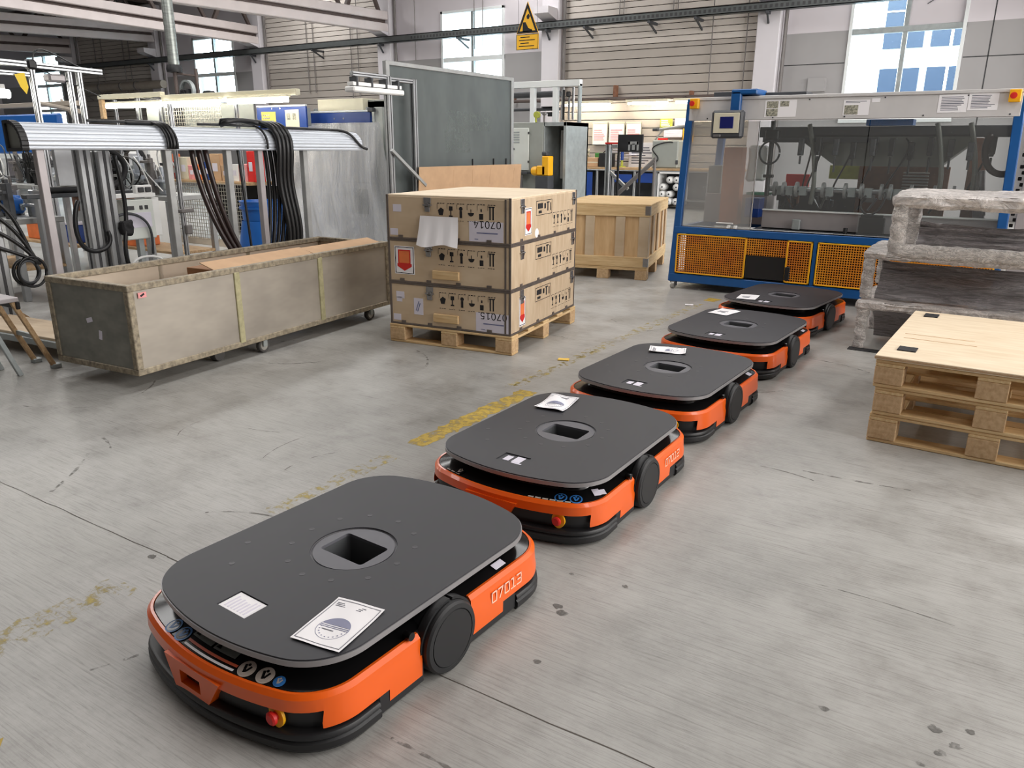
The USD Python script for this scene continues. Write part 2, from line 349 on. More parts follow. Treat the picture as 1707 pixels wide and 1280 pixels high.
nodes['r4'] = ('rgb_ramp', {'ramp': [(.24, (.62, .61, .6)), (.29, (1, 1, 1)), (.74, (1, 1, 1)), (.80, (1.12, 1.12, 1.12))]}); links.append(('n4.fac', 'r4.fac'))
noise('5', 1.3, -62, (.7, 30, 1), 3, .6, .9)
nodes['r5'] = ('rgb_ramp', {'ramp': [(.22, (.66, .65, .64)), (.27, (1, 1, 1)), (1, (1, 1, 1))]}); links.append(('n5.fac', 'r5.fac'))
noise('6', 14, 0, (1, 1, 1), 5, .75)
nodes['r6'] = ('rgb_ramp', {'ramp': [(.22, (.62, .61, .6)), (.31, (1, 1, 1)), (1, (1, 1, 1))]}); links.append(('n6.fac', 'r6.fac'))
prev = 'r1.color'
for k in '23456':
    nodes['x' + k] = ('mix_color', {'blend_type': 'multiply', 'fac': 1.0, 'use_clamp': False}); links += [(prev, f'x{k}.a'), (f'r{k}.color', f'x{k}.b')]; prev = f'x{k}.result'
nodes['rr'] = ('map_range', {'from_min': .3, 'from_max': .7, 'to_min': .30, 'to_max': .52, 'clamp': True})
links += [(prev, 'p.base_color'), ('n2.fac', 'rr.value'), ('rr.result', 'p.roughness'), ('n3.fac', 'b.height')]
node_mat('concrete', nodes, links, 'p.BSDF')

# ================================================================== the hall
XL, XR, YF, YB, ZC = -42.0, 9.0, -9.0, 20.0, 7.0
fl = struct('floor', b2((XL, YF, -.12), (XR, YB + .4, 0), .001), 'concrete')
def strip(pts, w, z=.0008, seed=0, jag=.3):
    """Thin flat band along a polyline on the floor."""
    q = random.Random(seed); p = np.array(pts, float); t = np.gradient(p, axis=0); t /= np.linalg.norm(t, axis=1, keepdims=True); n = np.c_[-t[:, 1], t[:, 0]]
    ww = np.array([w * (1 + jag * (q.random() - .5) * 2) / 2 for _ in p])[:, None]
    v = np.vstack([np.c_[p + n * ww, np.full(len(p), z)], np.c_[p - n * ww, np.full(len(p), z)]]); k = len(p)
    f = [(i, i + k, i + k + 1) for i in range(k - 1)] + [(i, i + k + 1, i + 1) for i in range(k - 1)]
    return trimesh.Trimesh(v, np.array(f), process=False)
def jitter(a, b, n, amp, seed):
    q = np.random.default_rng(seed); p = np.linspace(a, b, n); p[:, :] += (q.random((n, 2)) - .5) * amp; return p
part(fl, 'saw_joint', [strip(jitter((-6, 1.47), (-2.5, 1.49), 50, .006, 1), .003, seed=1), strip(jitter((-2.5, 1.49), (.9, 1.54), 50, .006, 2), .0035, seed=2)], 'crack', label='thin dark crack running across the floor')
for a, b, w, m in (((-2.45, 2.9), (-2.43, 4.02), .12, 'line_paint'), ((-2.47, 1.95), (-2.45, 2.75), .10, 'line_faint'), ((-2.58, 4.02), (-2.50, 7.4), .10, 'line_faint'),
                   ((-2.47, .55), (-2.46, 1.3), .14, 'line_faint'), ((-2.56, 4.05), (-2.56, 5.2), .05, 'line_faint'), ((-2.47, 7.6), (-2.45, 7.78), .13, 'line_paint')):
    part(fl, 'yellow_line', strip(jitter(a, b, max(5, int((b[1] - a[1]) * 26)), .008, int(w * 1000)), w, .0007, 3), m, label='worn yellow floor marking')
part(fl, 'yellow_line', strip(jitter((-2.13, .42), (-1.99, .65), 8, .01, 5), .08, .0007, 3), 'line_paint', label='orange-yellow floor marking in the near left corner')
blob = lambda x, y, r, s: mv(trimesh.Trimesh(*(lambda a: (np.vstack([[0, 0, 0], np.c_[a[1] * np.cos(a[0]), a[1] * np.sin(a[0]) * .8, 0 * a[0]]]), np.array([(0, 1 + i, 1 + (i + 1) % 14) for i in range(14)])))((np.linspace(0, 2 * np.pi, 14, endpoint=False), r * (1 + .25 * np.random.default_rng(s).standard_normal(14) * .6))), process=False), (x, y, .0009))
for i, (x, y, r) in enumerate(((-1.09, 2.01, .018), (-1.06, 1.985, .02), (.05, 2.06, .018), (.10, 2.02, .016), (.13, 2.1, .012), (.07, 1.97, .016), (.03, 1.9, .01), (-.22, 1.98, .014), (-2.55, 1.46, .018), (-.95, 2.25, .012), (-1.15, 2.22, .01), (-1.0, 1.72, .012))):
    part(fl, 'oil_spot', blob(x, y, r, i), 'stain')
q = random.Random(4)
for i in range(46):
    x, y = q.uniform(-5.5, 1.0), q.uniform(.9, 6.5); a = q.choice([0.05, -.1, .9, 1.7, 2.2]) + q.uniform(-.3, .3); L = q.uniform(.1, .5); c = q.uniform(-.5, .5)
    t = np.linspace(0, 1, 12); p = np.c_[x + L * t * np.cos(a + c * t), y + L * t * np.sin(a + c * t)]
    part(fl, 'scuff', strip(p, q.uniform(.004, .014), .0007, i, .6), 'scuff')

# back wall: bays of 5.9 m between columns; windows and board cladding take turns
COLS = [-34.95, -29.1, -23.2, -17.3, -11.35, -5.5, .4, 6.3]
WIN = {1: (-39.1, -36.4), 2: (-27.05, -24.75), 3: (-15.3, -13.04), 4: (-3.78, -1.46)}
WZ = (2.1, 5.3)
w_lo, w_hi, x = [], [], XL
for k in sorted(WIN):
    a, b = WIN[k]
    for lo, hi, dst in ((0, 4.03, w_lo), (4.03, ZC, w_hi)):
        dst.append(b2((x, YB, lo), (a, YB + .3, hi), .001))
    w_lo.append(b2((a, YB, 0), (b, YB + .3, WZ[0]), .001)); w_hi.append(b2((a, YB, WZ[1]), (b, YB + .3, ZC), .001)); x = b
for lo, hi, dst in ((0, 4.03, w_lo), (4.03, ZC, w_hi)): dst.append(b2((x, YB, lo), (XR, YB + .3, hi), .001))
wb = struct('wall_back', w_hi, 'wall_light')
part(wb, 'lower_panel', w_lo, 'wall_grey', label='grey lower part of the wall')
for k, (a, b) in WIN.items():
    fr = struct(f'window_{k}', [b2((a, YB - .05, WZ[0]), (a + .07, YB + .12, WZ[1])), b2((b - .07, YB - .05, WZ[0]), (b, YB + .12, WZ[1])), b2((a, YB - .06, WZ[0] - .05), (b, YB + .12, WZ[0] + .05)), b2((a, YB - .05, WZ[1] - .07), (b, YB + .12, WZ[1]))], 'frame_white')
    mx = (a + b) / 2; part(fr, 'mullion', b2((mx - .045, YB - .02, WZ[0]), (mx + .045, YB + .1, WZ[1])), 'galv')
    zs = [WZ[0], 2.95, 4.0, 4.7, WZ[1]] if k in (1, 2) else [WZ[0], 2.9, 3.96, WZ[1]]
    if k == 4: zs = [WZ[0], 2.62, 3.98, WZ[1]]
    for z in zs[1:-1]: part(fr, 'transom', b2((a, YB - .03, z - .06), (b, YB + .1, z + .06)), 'frame_white' if k != 4 else 'galv')
    for (x0, x1) in ((a + .06, mx - .04), (mx + .04, b - .06)):
        for z0, z1 in zip(zs, zs[1:]):
            blind = k == 4 and x0 > mx and z0 > 3.9
            part(fr, 'pane', b2((x0, YB + .03, z0 + .05), (x1, YB + .045 if not blind else YB + .07, z1 - .05), .001), 'wall_light' if blind else 'pane', label='opaque grey panel in place of glass' if blind else None)
    if k == 4: part(fr, 'crack_mark', [rod((mx + .35, YB + .02, 4.45), (mx + .72, YB + .02, 4.68), .008, 6), rod((mx + .72, YB + .02, 4.68), (mx + .95, YB + .02, 4.63), .008, 6)], 'dark_grey')
# cladding boards of three bays, each board a piece
for (a, b) in ((-34.7, -29.35), (-22.95, -17.55), (-11.1, -5.75)):
    part(wb, 'cladding_backing', b2((a, YB - .03, .0), (b, YB, 6.9), .001), 'slat_gap')
    z = .9
    while z < 6.6:
        low = z < 4.0; h = .215 if low else .148
        if low and z + h > 4.03: h = 4.03 - z
        part(wb, 'cladding_board', cb((b - a - .02, .035, h - .016), ((a + b) / 2, YB - .045, z + h / 2), .006), 'slat_lower' if low else 'slat_light'); z += h
for x in COLS:
    part(wb, 'column', b2((x - .27, YB - .36, 0), (x + .27, YB, 6.6), .02), 'column')
    part(wb, 'corbel', trimesh.Trimesh(np.array([(x + sx * .22, y, z) for sx in (-1, 1) for y, z in ((YB - .36, 4.72), (YB - .36, 5.02), (YB - .85, 5.02), (YB - .85, 4.86))]), np.array([(0, 1, 2), (0, 2, 3), (4, 6, 5), (4, 7, 6), (0, 4, 1), (4, 5, 1), (1, 5, 2), (5, 6, 2), (2, 6, 3), (6, 7, 3), (3, 7, 0), (7, 4, 0)]), process=False), 'column')
    part(wb, 'column_drain', rod((x + .36, YB - .2, .5), (x + .36, YB - .2, 6.4), .045, 8), 'pipe_grey')
for x, y, lo, hi in ((-20.9, 19.88, 3.2, 6.6), (-20.6, 19.88, 3.2, 6.6), (-18.9, 19.88, 3.0, 6.6), (-18.6, 19.88, 3.0, 6.6), (-33.4, 19.88, 3.0, 6.6), (-32.9, 19.88, 3.0, 6.6), (-31.4, 19.88, 3.0, 6.6), (-31, 19.88, 3.0, 6.6),
                    (-9.42, 19.88, 4.6, 6.6), (-9.3, 19.88, 4.6, 6.6), (-7.95, 19.88, 4.6, 6.6), (-7.83, 19.88, 4.6, 6.6), (-6.9, 19.85, 2.6, 6.6), (-6.05, 19.85, 2.6, 5), (-14.0, 19.85, 4.2, 6.6), (-13.7, 19.85, 4.2, 6.6), (-16.2, 19.85, 4, 6.6)):
    part(wb, 'conduit', rod((x, y, lo), (x, y, hi), .014, 6), 'pipe_grey')
for x in (-5.2, -.98, 2.2): part(wb, 'panel_joint', b2((x - .012, YB - .004, 0), (x + .012, YB, 6.6), .001), 'slot')
for z in (3.35,): part(wb, 'panel_joint', [b2((-5.2, YB - .004, z - .01), (-3.8, YB, z + .01), .001), b2((-1.44, YB - .004, z - .01), (6, YB, z + .01), .001)], 'slot')
part(wb, 'wall_socket', b2((-4.55, YB - .06, 2.75), (-4.15, YB, 3.05)), 'wall_grey')
tw = struct('wall_left', b2((XL - .3, YF, 0), (XL, YB + .3, ZC), .001), 'wall_light')
struct('wall_front', b2((XL, YF - .3, 0), (XR, YF, ZC), .001), 'pipe_grey')
struct('wall_right', [b2((XR, YF, 0), (XR + .3, YB + .3, 1.9), .001), b2((XR, YF, 5.4), (XR + .3, YB + .3, ZC), .001), b2((XR + .05, YF, 1.9), (XR + .3, YB + .3, 5.4), .001)], 'wall_light')
struct('ceiling', b2((XL, YF, ZC), (XR, YB + .3, ZC + .2), .001), 'roof')
# steel roof trusses towards the wall
for i, (x, y0, z0, y1, z1, lab) in enumerate(((-17.3, 9.5, 4.85, YB - .36, 5.12, 'pale steel roof truss ending on the column left of the middle window'), (-23.2, 9.0, 5.2, YB - .36, 5.12, 'pale steel roof truss over the left boarded bay'),
                                              (-29.1, 8.0, 5.05, YB - .36, 5.55, 'pale double-channel roof truss at the upper left of the photo'), (-34.95, 8.0, 4.9, YB - .36, 5.45, 'pale roof truss farthest to the left'),
                                              )):
    t = thing('roof_truss', lab, 'truss', group='steel roof trusses')
    for dz in (-.17, .17): part(t, 'bottom_chord', bar((x + .1, y0, z0 + dz), (x + .1, y1, z1 + dz), .26, .24), 'truss')
    part(t, 'chord_gap', bar((x + .02, y0, z0), (x + .02, y1, z1), .2, .14), 'truss_dark')
    part(t, 'top_chord', bar((x, y0, 6.75), (x, y1, 6.75), .2, .24), 'truss_dark')
    n = 6
    for k in range(n):
        ya, yb = y0 + (y1 - y0) * k / n, y0 + (y1 - y0) * (k + 1) / n; za, zb = z0 + (z1 - z0) * k / n, z0 + (z1 - z0) * (k + 1) / n
        part(t, 'diagonal', bar((x, ya, za), (x, (ya + yb) / 2, 6.7), .12, .12), 'truss_dark'); part(t, 'diagonal', bar((x, (ya + yb) / 2, 6.7), (x, yb, zb), .10, .10), 'truss_dark')
for i, (y, lab) in enumerate(((10.5, 'dark roof purlin nearer the camera'), (14.5, 'dark roof purlin midway to the back wall'), (18.2, 'dark roof purlin nearest the back wall'))): single('roof_purlin', bar((XL, y, 6.6), (XR, y, 6.6), .12, .2), 'truss_dark', lab, 'beam', group='roof purlins')
# services along the wall
ct = thing('cable_tray', 'long dark grey cable tray running along the whole back wall', 'cable tray')
part(ct, 'tray', [b2((-40, 19.40, 4.50), (2.5, 19.6, 4.52), .002), b2((-40, 19.40, 4.50), (2.5, 19.42, 4.66), .002), b2((-40, 19.6, 4.5), (2.5, 19.62, 4.66), .002)], 'tray_dark')
part(ct, 'tray_slot', [b2((-16 + .12 * i, 19.395, 4.55), (-15.94 + .12 * i, 19.40, 4.62), .001) for i in range(150)], 'slot', kind='stuff')
part(ct, 'cables', [rod((-40, 19.46 + .03 * i, 4.68), (2.5, 19.46 + .03 * i, 4.68), .014, 5) for i in range(4)], 'cable')
for x in COLS[:-2] + [-20.2, -14.3, -8.4, -10.2, -7.2]: ye = 19.645 if x in COLS else 20; part(ct, 'bracket', [b2((x - .03, 19.4, 4.44), (x + .03, ye, 4.5)), bar((x, ye - .02, 4.25), (x, 19.45, 4.46), .04, .04)], 'dark_grey')
hp = thing('heating_pipe', 'fat pale lagged pipe fixed along the boarded wall at the left', 'pipe')
part(hp, 'pipe', rod((-34.5, 19.42, 3.72), (-28.3, 19.42, 3.72), .15, 16), 'pipe_pale', 40)
for x in (-34, -32.5, -31, -30): part(hp, 'clamp', [lathe([(.15, -.04), (.175, -.04), (.175, .04), (.15, .04)], 20, 'x', (x, 19.42, 3.72)), rod((x, 19.42, 3.58), (x, 19.9, 3.3), .02, 6)], 'pipe_grey')
rp = thing('wall_rail', 'thin dark pipe running along the wall above the lit workbench', 'pipe')
part(rp, 'pipe', rod((-13.2, 19.7, 2.72), (-5.6, 19.7, 2.70), .045, 10), 'truss_dark', 40)
for x in (-12.6, -9.4, -7.3): part(rp, 'drop_bracket', b2((x - .03, 19.7, 2.70), (x + .03, 19.9, 3.05 if x == -9.4 else 2.85)), 'rust')
for x0, x1, lab in ((-10.85, -9.35, 'glowing fluorescent tube over the left half of the wall workbench'), (-8.9, -7.75, 'glowing fluorescent tube over the middle of the wall workbench'), (-7.6, -6.2, 'glowing fluorescent tube over the right end of the wall workbench')):
    t = thing('bench_lamp', lab, 'lamp', group='tubes over the wall workbench')
    part(t, 'housing', b2((x0, 19.35, 2.6), (x1, 19.55, 2.66)), 'cream'); part(t, 'tube', rod((x0 + .03, 19.45, 2.565), (x1 - .03, 19.45, 2.565), .03, 10), 'tube_warm', 40)
    part(t, 'hanger', [rod((x, 19.45, 2.66), (x, 19.68, 2.72), .01, 6) for x in (x0 + .2, x1 - .2)], 'dark_grey')
# spiral duct with a fan unit hanging from the roof at the left
sd = thing('spiral_duct', 'silver spiral duct hanging down with a black end ring', 'duct', (-15, 10.58, 0))
part(sd, 'duct', lathe([(.105 + (.006 if k % 2 else 0), 3.05 + .06 * k) for k in range(64)], 20), 'spiral', 30)
part(sd, 'end_ring', lathe([(.08, 2.92), (.15, 2.92), (.16, 2.98), (.14, 3.06), (.08, 3.06)], 20), 'black', 40)
part(sd, 'suspension_pole', [rod((.0, 0, 2.92), (0, 0, 2.2), .04, 8), rod((.28, .30, 3.0), (.28, .30, 2.2), .035, 8), rod((0, 0, 2.9), (.28, .30, 2.86), .02, 6)], 'truss_dark')
part(sd, 'extractor_ring', mv(lathe([(.18, -.04), (.22, -.04), (.22, .04), (.18, .04)], 24, 'y'), (.16, .14, 2.56)), 'galv', 40)
part(sd, 'fan_motor', [cb((.26, .22, .16), (.16, .14, 2.52), .03), rod((.16, .0, 2.5), (.16, .3, 2.5), .07, 12), cb((.2, .2, .14), (.5, .4, 2.5), .03)], 'black')
ws = thing('warning_sign', 'yellow triangular warning sign with a boot over a yellow text plate', 'sign', (-7.98, 13.0, 0))
tri = Polygon([(-.235, 0), (.235, 0), (0, .53)]); tin = tri.buffer(-.022, join_style=2); inn = tri.buffer(-.045, join_style=2)
up_ = lambda m, z, y=0: mv(mv(m, rx=90), (0, y, z))
part(ws, 'triangle', up_(prism(tri, 0, .012), 3.46), 'sign_yellow')
part(ws, 'triangle_border', up_(prism(tri.buffer(-.006, join_style=2).difference(inn), .012, .0135), 3.46), 'ink')
boot = Polygon([(-.10, .03), (.10, .03), (.10, .06), (.02, .09), (-.04, .19), (-.10, .19)]); part(ws, 'boot_symbol', up_(prism(boot.union(Polygon([(-.01, .24), (.03, .24), (.05, .29), (.02, .33), (-.02, .29)])), .012, .0135), 3.46), 'ink')
part(ws, 'text_plate', up_(prism(sbox(-.235, -.27, .235, -.01), 0, .012), 3.46), 'sign_yellow')
part(ws, 'plate_lines', [up_(prism(sbox(-.235, -.27, .235, -.01).difference(sbox(-.225, -.26, .225, -.02)), .012, .0135), 3.46)] + [up_(mv(rows(.3 + .06 * (i % 2), .03, 1, i, .012), (0, -.06 - .05 * i, 0)), 3.46) for i in range(4)], 'ink')
part(ws, 'hanging_wire', [rod((-.2, 0, 3.46), (-.2, 0, 6.5), .003, 5), rod((.2, 0, 3.46), (.2, 0, 6.5), .003, 5)], 'dark_grey')
# white factory building outside, seen through the windows
nb = thing('neighbour_building', 'bright white building with blue windows seen through the hall windows', 'building', (0, 34, 0))
part(nb, 'wall', b2((-75, 0, -.1), (12, 2, 14), .01), 'facade')
part(nb, 'cladding_rib', [b2((-75 + .45 * i, -.05, 0), (-74.93 + .45 * i, 0, 13.9), .01) for i in range(150)], 'facade', kind='stuff')
for i, x in enumerate((-5.15, -3.55, -1.95, -.35, 1.3)):
    for z0, z1 in ((2.0, 4.35), (5.05, 7.3), (8.0, 10.2)):
        w = part(nb, 'window', [b2((x, -.12, z0), (x + 1.35, 0, z1)), ], 'facade_window'); part(w, 'window_bar', [b2((x + .62, -.15, z0), (x + .72, -.1, z1)), b2((x, -.15, z0 + (z1 - z0) * .55), (x + 1.35, -.1, z0 + (z1 - z0) * .55 + .06))], 'facade')
single('yard', b2((-75, YB + .45, -.3), (12, 34, -.2), .01), 'wall_grey', 'pale yard between the hall and the white building', 'ground', kind='structure')

# ================================================================== the five orange transport robots
def outline(L, W, R, r, n=200):
    g = Point(L / 2 - R, 0).buffer(R, quad_segs=180).intersection(Point(R - L / 2, 0).buffer(R, quad_segs=180)).intersection(sbox(-2, -W / 2, 2, W / 2)).buffer(-r, quad_segs=40).buffer(r, quad_segs=40)
    ring = shapely.LinearRing(g.exterior.coords)
    if not ring.is_ccw: ring = shapely.LinearRing(list(ring.coords)[::-1])
    p = np.array([ring.interpolate(s, normalized=True).coords[0] for s in np.linspace(0, 1, n, endpoint=False)])
    t = np.roll(p, -1, 0) - np.roll(p, 1, 0); t /= np.linalg.norm(t, axis=1, keepdims=True)
    return p, np.c_[t[:, 1], -t[:, 0]]
def loft(o, prof, closed=True):
    """Sweeps the profile of (outward offset, z) pairs round the outline; closed: a ring-shaped solid, else a lidded solid."""
    p, nr = o; n = len(p); k = len(prof)
    v = np.vstack([np.c_[p + nr * a, np.full(n, z)] for a, z in prof]); f = []
    i = np.arange(n); j = (i + 1) % n
    for a in range(k if closed else k - 1):
        b = (a + 1) % k
        f += [np.c_[a * n + i, a * n + j, b * n + j], np.c_[a * n + i, b * n + j, b * n + i]]
    if not closed:
        v = np.vstack([v, [[0, 0, prof[0][1]], [0, 0, prof[-1][1]]]])
        f += [np.c_[j, i, np.full(n, k * n)], np.c_[(k - 1) * n + i, (k - 1) * n + j, np.full(n, k * n + 1)]]
    m = trimesh.Trimesh(v, np.vstack(f), process=False)
    if m.volume < 0: m.invert()
    return m
BODY = outline(1.19, .836, 1.0, .165); PLATE = outline(1.115, .806, .92, .19)
def front_u(v, off=0.0):
    p, nr = BODY; q = p + nr * off; k = (q[:, 0] < 0) & (np.abs(q[:, 1]) < .45); o = np.argsort(q[k, 1]); return float(np.interp(v, q[k, 1][o], q[k, 0][o]))
ext = lambda poly_vz, u0, u1: mv(trimesh.Trimesh(*(lambda e: (np.c_[e.vertices[:, 2], e.vertices[:, 0], e.vertices[:, 1]], e.faces))(prism(poly_vz, u0, u1)), process=False))
NUM = {'0': [[(0, 0), (1, 0), (1, 2), (0, 2), (0, 0)]], '1': [[(.15, 2), (.6, 2), (.6, 0)], [(.1, 0), (1, 0)]], '2': [[(0, 2), (1, 2), (1, 1), (0, 1), (0, 0), (1, 0)]], '3': [[(0, 2), (1, 2), (1, 0), (0, 0)], [(.2, 1), (1, 1)]], '7': [[(0, 2), (1, 2), (.3, 0)]]}
def digits(s, w=.024, h=.036, gap=.011, t=.0055):
    out = []
    for i, ch in enumerate(s):
        for line in NUM[ch]:
            p = [(i * (w + gap) + a * w, b * h / 2) for a, b in line]
            for a, b in zip(p, p[1:]):
                L = math.hypot(b[0] - a[0], b[1] - a[1]); out.append(mv(cb((L + t, t, .0012), (0, 0, .0006), .0002), ((a[0] + b[0]) / 2, (a[1] + b[1]) / 2, 0), math.degrees(math.atan2(b[1] - a[1], b[0] - a[0]))))
    m = J(out); c = m.bounds.mean(0); return mv(m, (-c[0], -c[1], 0))
SC = .981
def rmap(m):
    v = np.asarray(m.vertices, float); return trimesh.Trimesh(np.c_[v[:, 0] * SC, v[:, 1] * SC, np.interp(v[:, 2], [0, .06, .16, .4], [0, .089 * SC, .189 * SC, .429 * SC])], m.faces, process=False)
def rp(parent, name, mesh, mt, smooth=False, label=None):
    if isinstance(mesh, list) and name in SPLIT: return [rp(parent, name, m, mt, smooth, label) for m in mesh][0]
    return part(parent, name, rmap(J(mesh) if isinstance(mesh, list) else mesh), mt, smooth, label)
def make_robot():
    t = str(stage.CreateClassPrim('/World/transport_robot_class').GetPath())
    # chassis and glossy cover
    rp(t, 'chassis', cut(loft(BODY, [(-.05, .03), (-.02, .036), (-.008, .07), (-.008, .148), (-.02, .149)], False), b2((-.068, -.1, .06), (.068, .1, .3), .001)), 'robot_matte', 35)
    rp(t, 'cover', cut(loft(BODY, [(-.013, .146), (-.016, .1525), (-.055, .162), (-.088, .172), (-.10, .19), (-.102, .206)], False), b2((-.068, -.1, .06), (.068, .1, .3), .001)), 'robot_black', 30)
    # orange shell in front, behind and along the sides, cut for wheels, black panels and sensor windows
    shell = loft(BODY, [(-.014, .148), (-.013, .1535), (-.005, .1535), (.006, .141), (.008, .10), (.012, .072), (.010, .03), (-.014, .03)])
    tools = [b2((-.150, -.6, -.1), (.085, .6, .3), .001)]
    for s in (-1, 1):
        tools += [b2((-.9, -.6, -.1), (-.285, .6, .056), .001), b2((.25, -.6, -.1), (.9, .6, .056), .001), b2((s * .75 - .35, -.395, .0), (s * .75 + .35, .395, .106), .001)]
    shell = cut(shell, *tools)
    nose = []
    for s in (-1, 1):
        u0 = front_u(.03, .011) * (1 if s < 0 else -1)
        trap = Polygon([(-.115, .124), (-.052, .038), (.098, .038), (.140, .124)])
        a, b = sorted((u0, u0 - .05 * math.copysign(1, u0)))
        nose.append(cut(ext(trap, a, b), ext(sbox(-.024, .056, .070, .096), u0 - .03, u0 + .03)))
    hs = tm(mf(shell) + mf(nose[0]) + mf(nose[1]))
    rp(t, 'shell', hs, 'robot_orange', 30)
    u0 = front_u(.03, .011)
    rp(t, 'sensor_window', b2((u0 + .018, -.024, .058), (u0 + .028, .070, .102)), 'robot_black'); rp(t, 'sensor_window', b2((-u0 - .028, -.024, .058), (-u0 - .018, .070, .102)), 'robot_black')
    # rubber bumpers
    bp = loft(BODY, [(-.03, .048), (.004, .048), (.012, .045), (.016, .040), (.016, .036), (.010, .032), (.018, .028), (.018, .016), (.010, .008), (-.03, .008)])
    for s in (-1, 1): rp(t, 'bumper', tm(mf(bp) ^ mf(b2((.325, -.6, 0), (.9, .6, .1), .001) if s > 0 else b2((-.9, -.6, 0), (-.325, .6, .1), .001))), 'bumper', 30)
    for s in (-1, 1):
        rp(t, 'side_skirt', [b2((-.325, s * .415 - .012, .012), (-.14, s * .415 + .012, .062)), b2((.075, s * .415 - .012, .012), (.325, s * .415 + .012, .062))], 'robot_matte')
        # wheel with its flat cover, and the two-piece arch over it
        w = lathe([(0, .35), (.108, .35), (.111, .38), (.111, .434), (.105, .441), (.091, .442), (.089, .438), (.087, .442), (0, .442)], 48, 'y')
        w = mv(w, (-.033, 0, .1115)); part(t, 'wheel', w if s > 0 else mv(trimesh.Trimesh(w.vertices * [1, -1, 1], w.faces[:, ::-1], process=False)), 'robot_matte', 30)
        arc = []
        for a0, a1 in ((4, 78), (84, 182)):
            aa = np.radians(np.linspace(a0, a1, 16)); ring = [(r * math.cos(x), r * math.sin(x)) for r, xs in ((.120, aa), (.112, aa[::-1])) for x in xs]
            arc.append(mv(facing(prism(Polygon(ring), 0, .026), '-y'), (-.033, -.394, .1115)))
        g = J(arc); part(t, 'wheel_arch', g if s < 0 else trimesh.Trimesh(g.vertices * [1, -1, 1], g.faces[:, ::-1], process=False), 'robot_matte', 30)
    rp(t, 'side_knob', lathe([(0, -.425), (.013, -.425), (.013, -.40), (0, -.40)], 16, 'y', (-.185, 0, .165)), 'robot_black', 30)
    # lifting plate with its pale edge, recess and central well
    pl = Polygon(PLATE[0]); hole = Point(0, 0).buffer(.1425, quad_segs=24); rec = sbox(-.462, -.046, -.378, .082)
    rp(t, 'plate_rim', prism(pl.difference(hole), .206, .2225), 'plate_rim', 30)
    rp(t, 'top_plate', [prism(Polygon(PLATE[0] - PLATE[1] * .0035).difference(hole).difference(rec), .2225, .227), prism(rec, .2205, .2228)], 'plate', 30)
    rr = rrect(.128, .192, .012)
    rp(t, 'hub_ring', [prism(Point(0, 0).buffer(.134, quad_segs=24).difference(rr), .212, .2235), prism(Point(0, 0).buffer(.1425, quad_segs=24).difference(Point(0, 0).buffer(.134, quad_segs=24)), .2, .2195)], 'hub', 30)
    rp(t, 'well', [prism(rrect(.136, .2, .014).difference(rr), .062, .213)], 'well', 30); rp(t, 'well_floor', prism(rrect(.136, .2, .014), .06, .064), 'black')  # floor and block black: the shade deep in the well is in their colour
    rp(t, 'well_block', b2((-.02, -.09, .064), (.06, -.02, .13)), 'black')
    for u, v in ((.003, .213), (-.101, .191), (-.185, .108), (-.211, .008), (-.182, -.091), (-.106, -.173), (.009, -.185), (.12, -.161), (.188, -.094), (.221, .011), (.196, .126), (.113, .192), (-.185, .314), (-.299, .24)):
        rp(t, 'screw_cap', lathe([(0, .2262), (.0095, .2262), (.0095, .2276), (.0085, .2278), (.006, .2274), (0, .2274)], 14, at=(u, v, 0)), 'cap', 30)
    # emergency stop in the black front panel
    ue = front_u(-.282, -.008)
    e = rp(t, 'emergency_stop', lathe([(0, -.004), (.030, -.004), (.030, .004), (.0, .004)], 28, 'x', (ue - .004, -.282, .079)), 'yellow', 30, 'yellow ring of the emergency stop')
    rp(e, 'button', lathe([(0, 0), (.012, 0), (.012, -.010), (.019, -.013), (.019, -.021), (.014, -.025), (0, -.026)], 24, 'x', (ue - .004, -.282, .079)), 'red', 30)
    return t
RB = [(x * .981, y * .981, a) for x, y, a in ((-1.66, 1.637, 87.1), (-1.603, 2.987, 89.3), (-1.613, 4.291, 87.8), (-1.612, 5.708, 86.8), (-1.631, 7.139, 83.0))]
RL = ['nearest orange and black transport robot, numbered 07013, with a square white label on top', 'second orange transport robot from the camera, sheet lying beyond its central well', 'middle orange transport robot of the row of five', 'fourth orange transport robot from the camera', 'farthest orange transport robot, beside the blue-framed machine']
make_robot(); robots = []
for (x, y, a), l in zip(RB, RL):
    r = thing('transport_robot', l, 'robot', (x, y, 0), a, 'row of orange transport robots'); stage.GetPrimAtPath(r).GetReferences().AddInternalReference('/World/transport_robot_class'); robots.append(r)
def on_side(u): return (u, -.4345, .094)
def on_deck(v, w, m):
    """Lays flat work on the sloping front cover at sideways place v, w metres in from the rim."""
    u = front_u(v); d = .01; sl = (front_u(v + d) - front_u(v - d)) / (2 * d); a = math.degrees(math.atan2(1, -sl)) - 90
    m = mv(m, rz=-90); m = mv(m, ry=-14); return mv(mv(m, rz=-a), (u + w, v, .1538 + .26 * max(0, w - .016)))
disc = lambda r, t=.001, n=24: lathe([(0, 0), (r, 0), (r, t), (0, t)], n)
for r, s in zip(robots[:2], ('07013', '07012')):
    part(r, 'number_marking', rmap(mv(facing(digits(s), '-y'), (.272, -.4282, .096))), 'digit_white', label=f'white number {s} on the orange side')
def icon(r, v, w, rad, ring, inner, glyph):
    p = rp(r, 'safety_icon', on_deck(v, w, disc(rad)), ring)
    rp(p, 'icon_centre', on_deck(v, w, mv(disc(rad * .78), (0, 0, .0006))), inner)
    rp(p, 'icon_glyph', on_deck(v, w, J([mv(cb((rad * .3, rad * 1.0, .0005)), (-rad * .2, 0, .0018), 20), mv(cb((rad * .25, rad * .8, .0005)), (rad * .25, 0, .0018), -25), mv(disc(rad * .17, .0005, 10), (0, rad * .5, .0016))])), glyph)
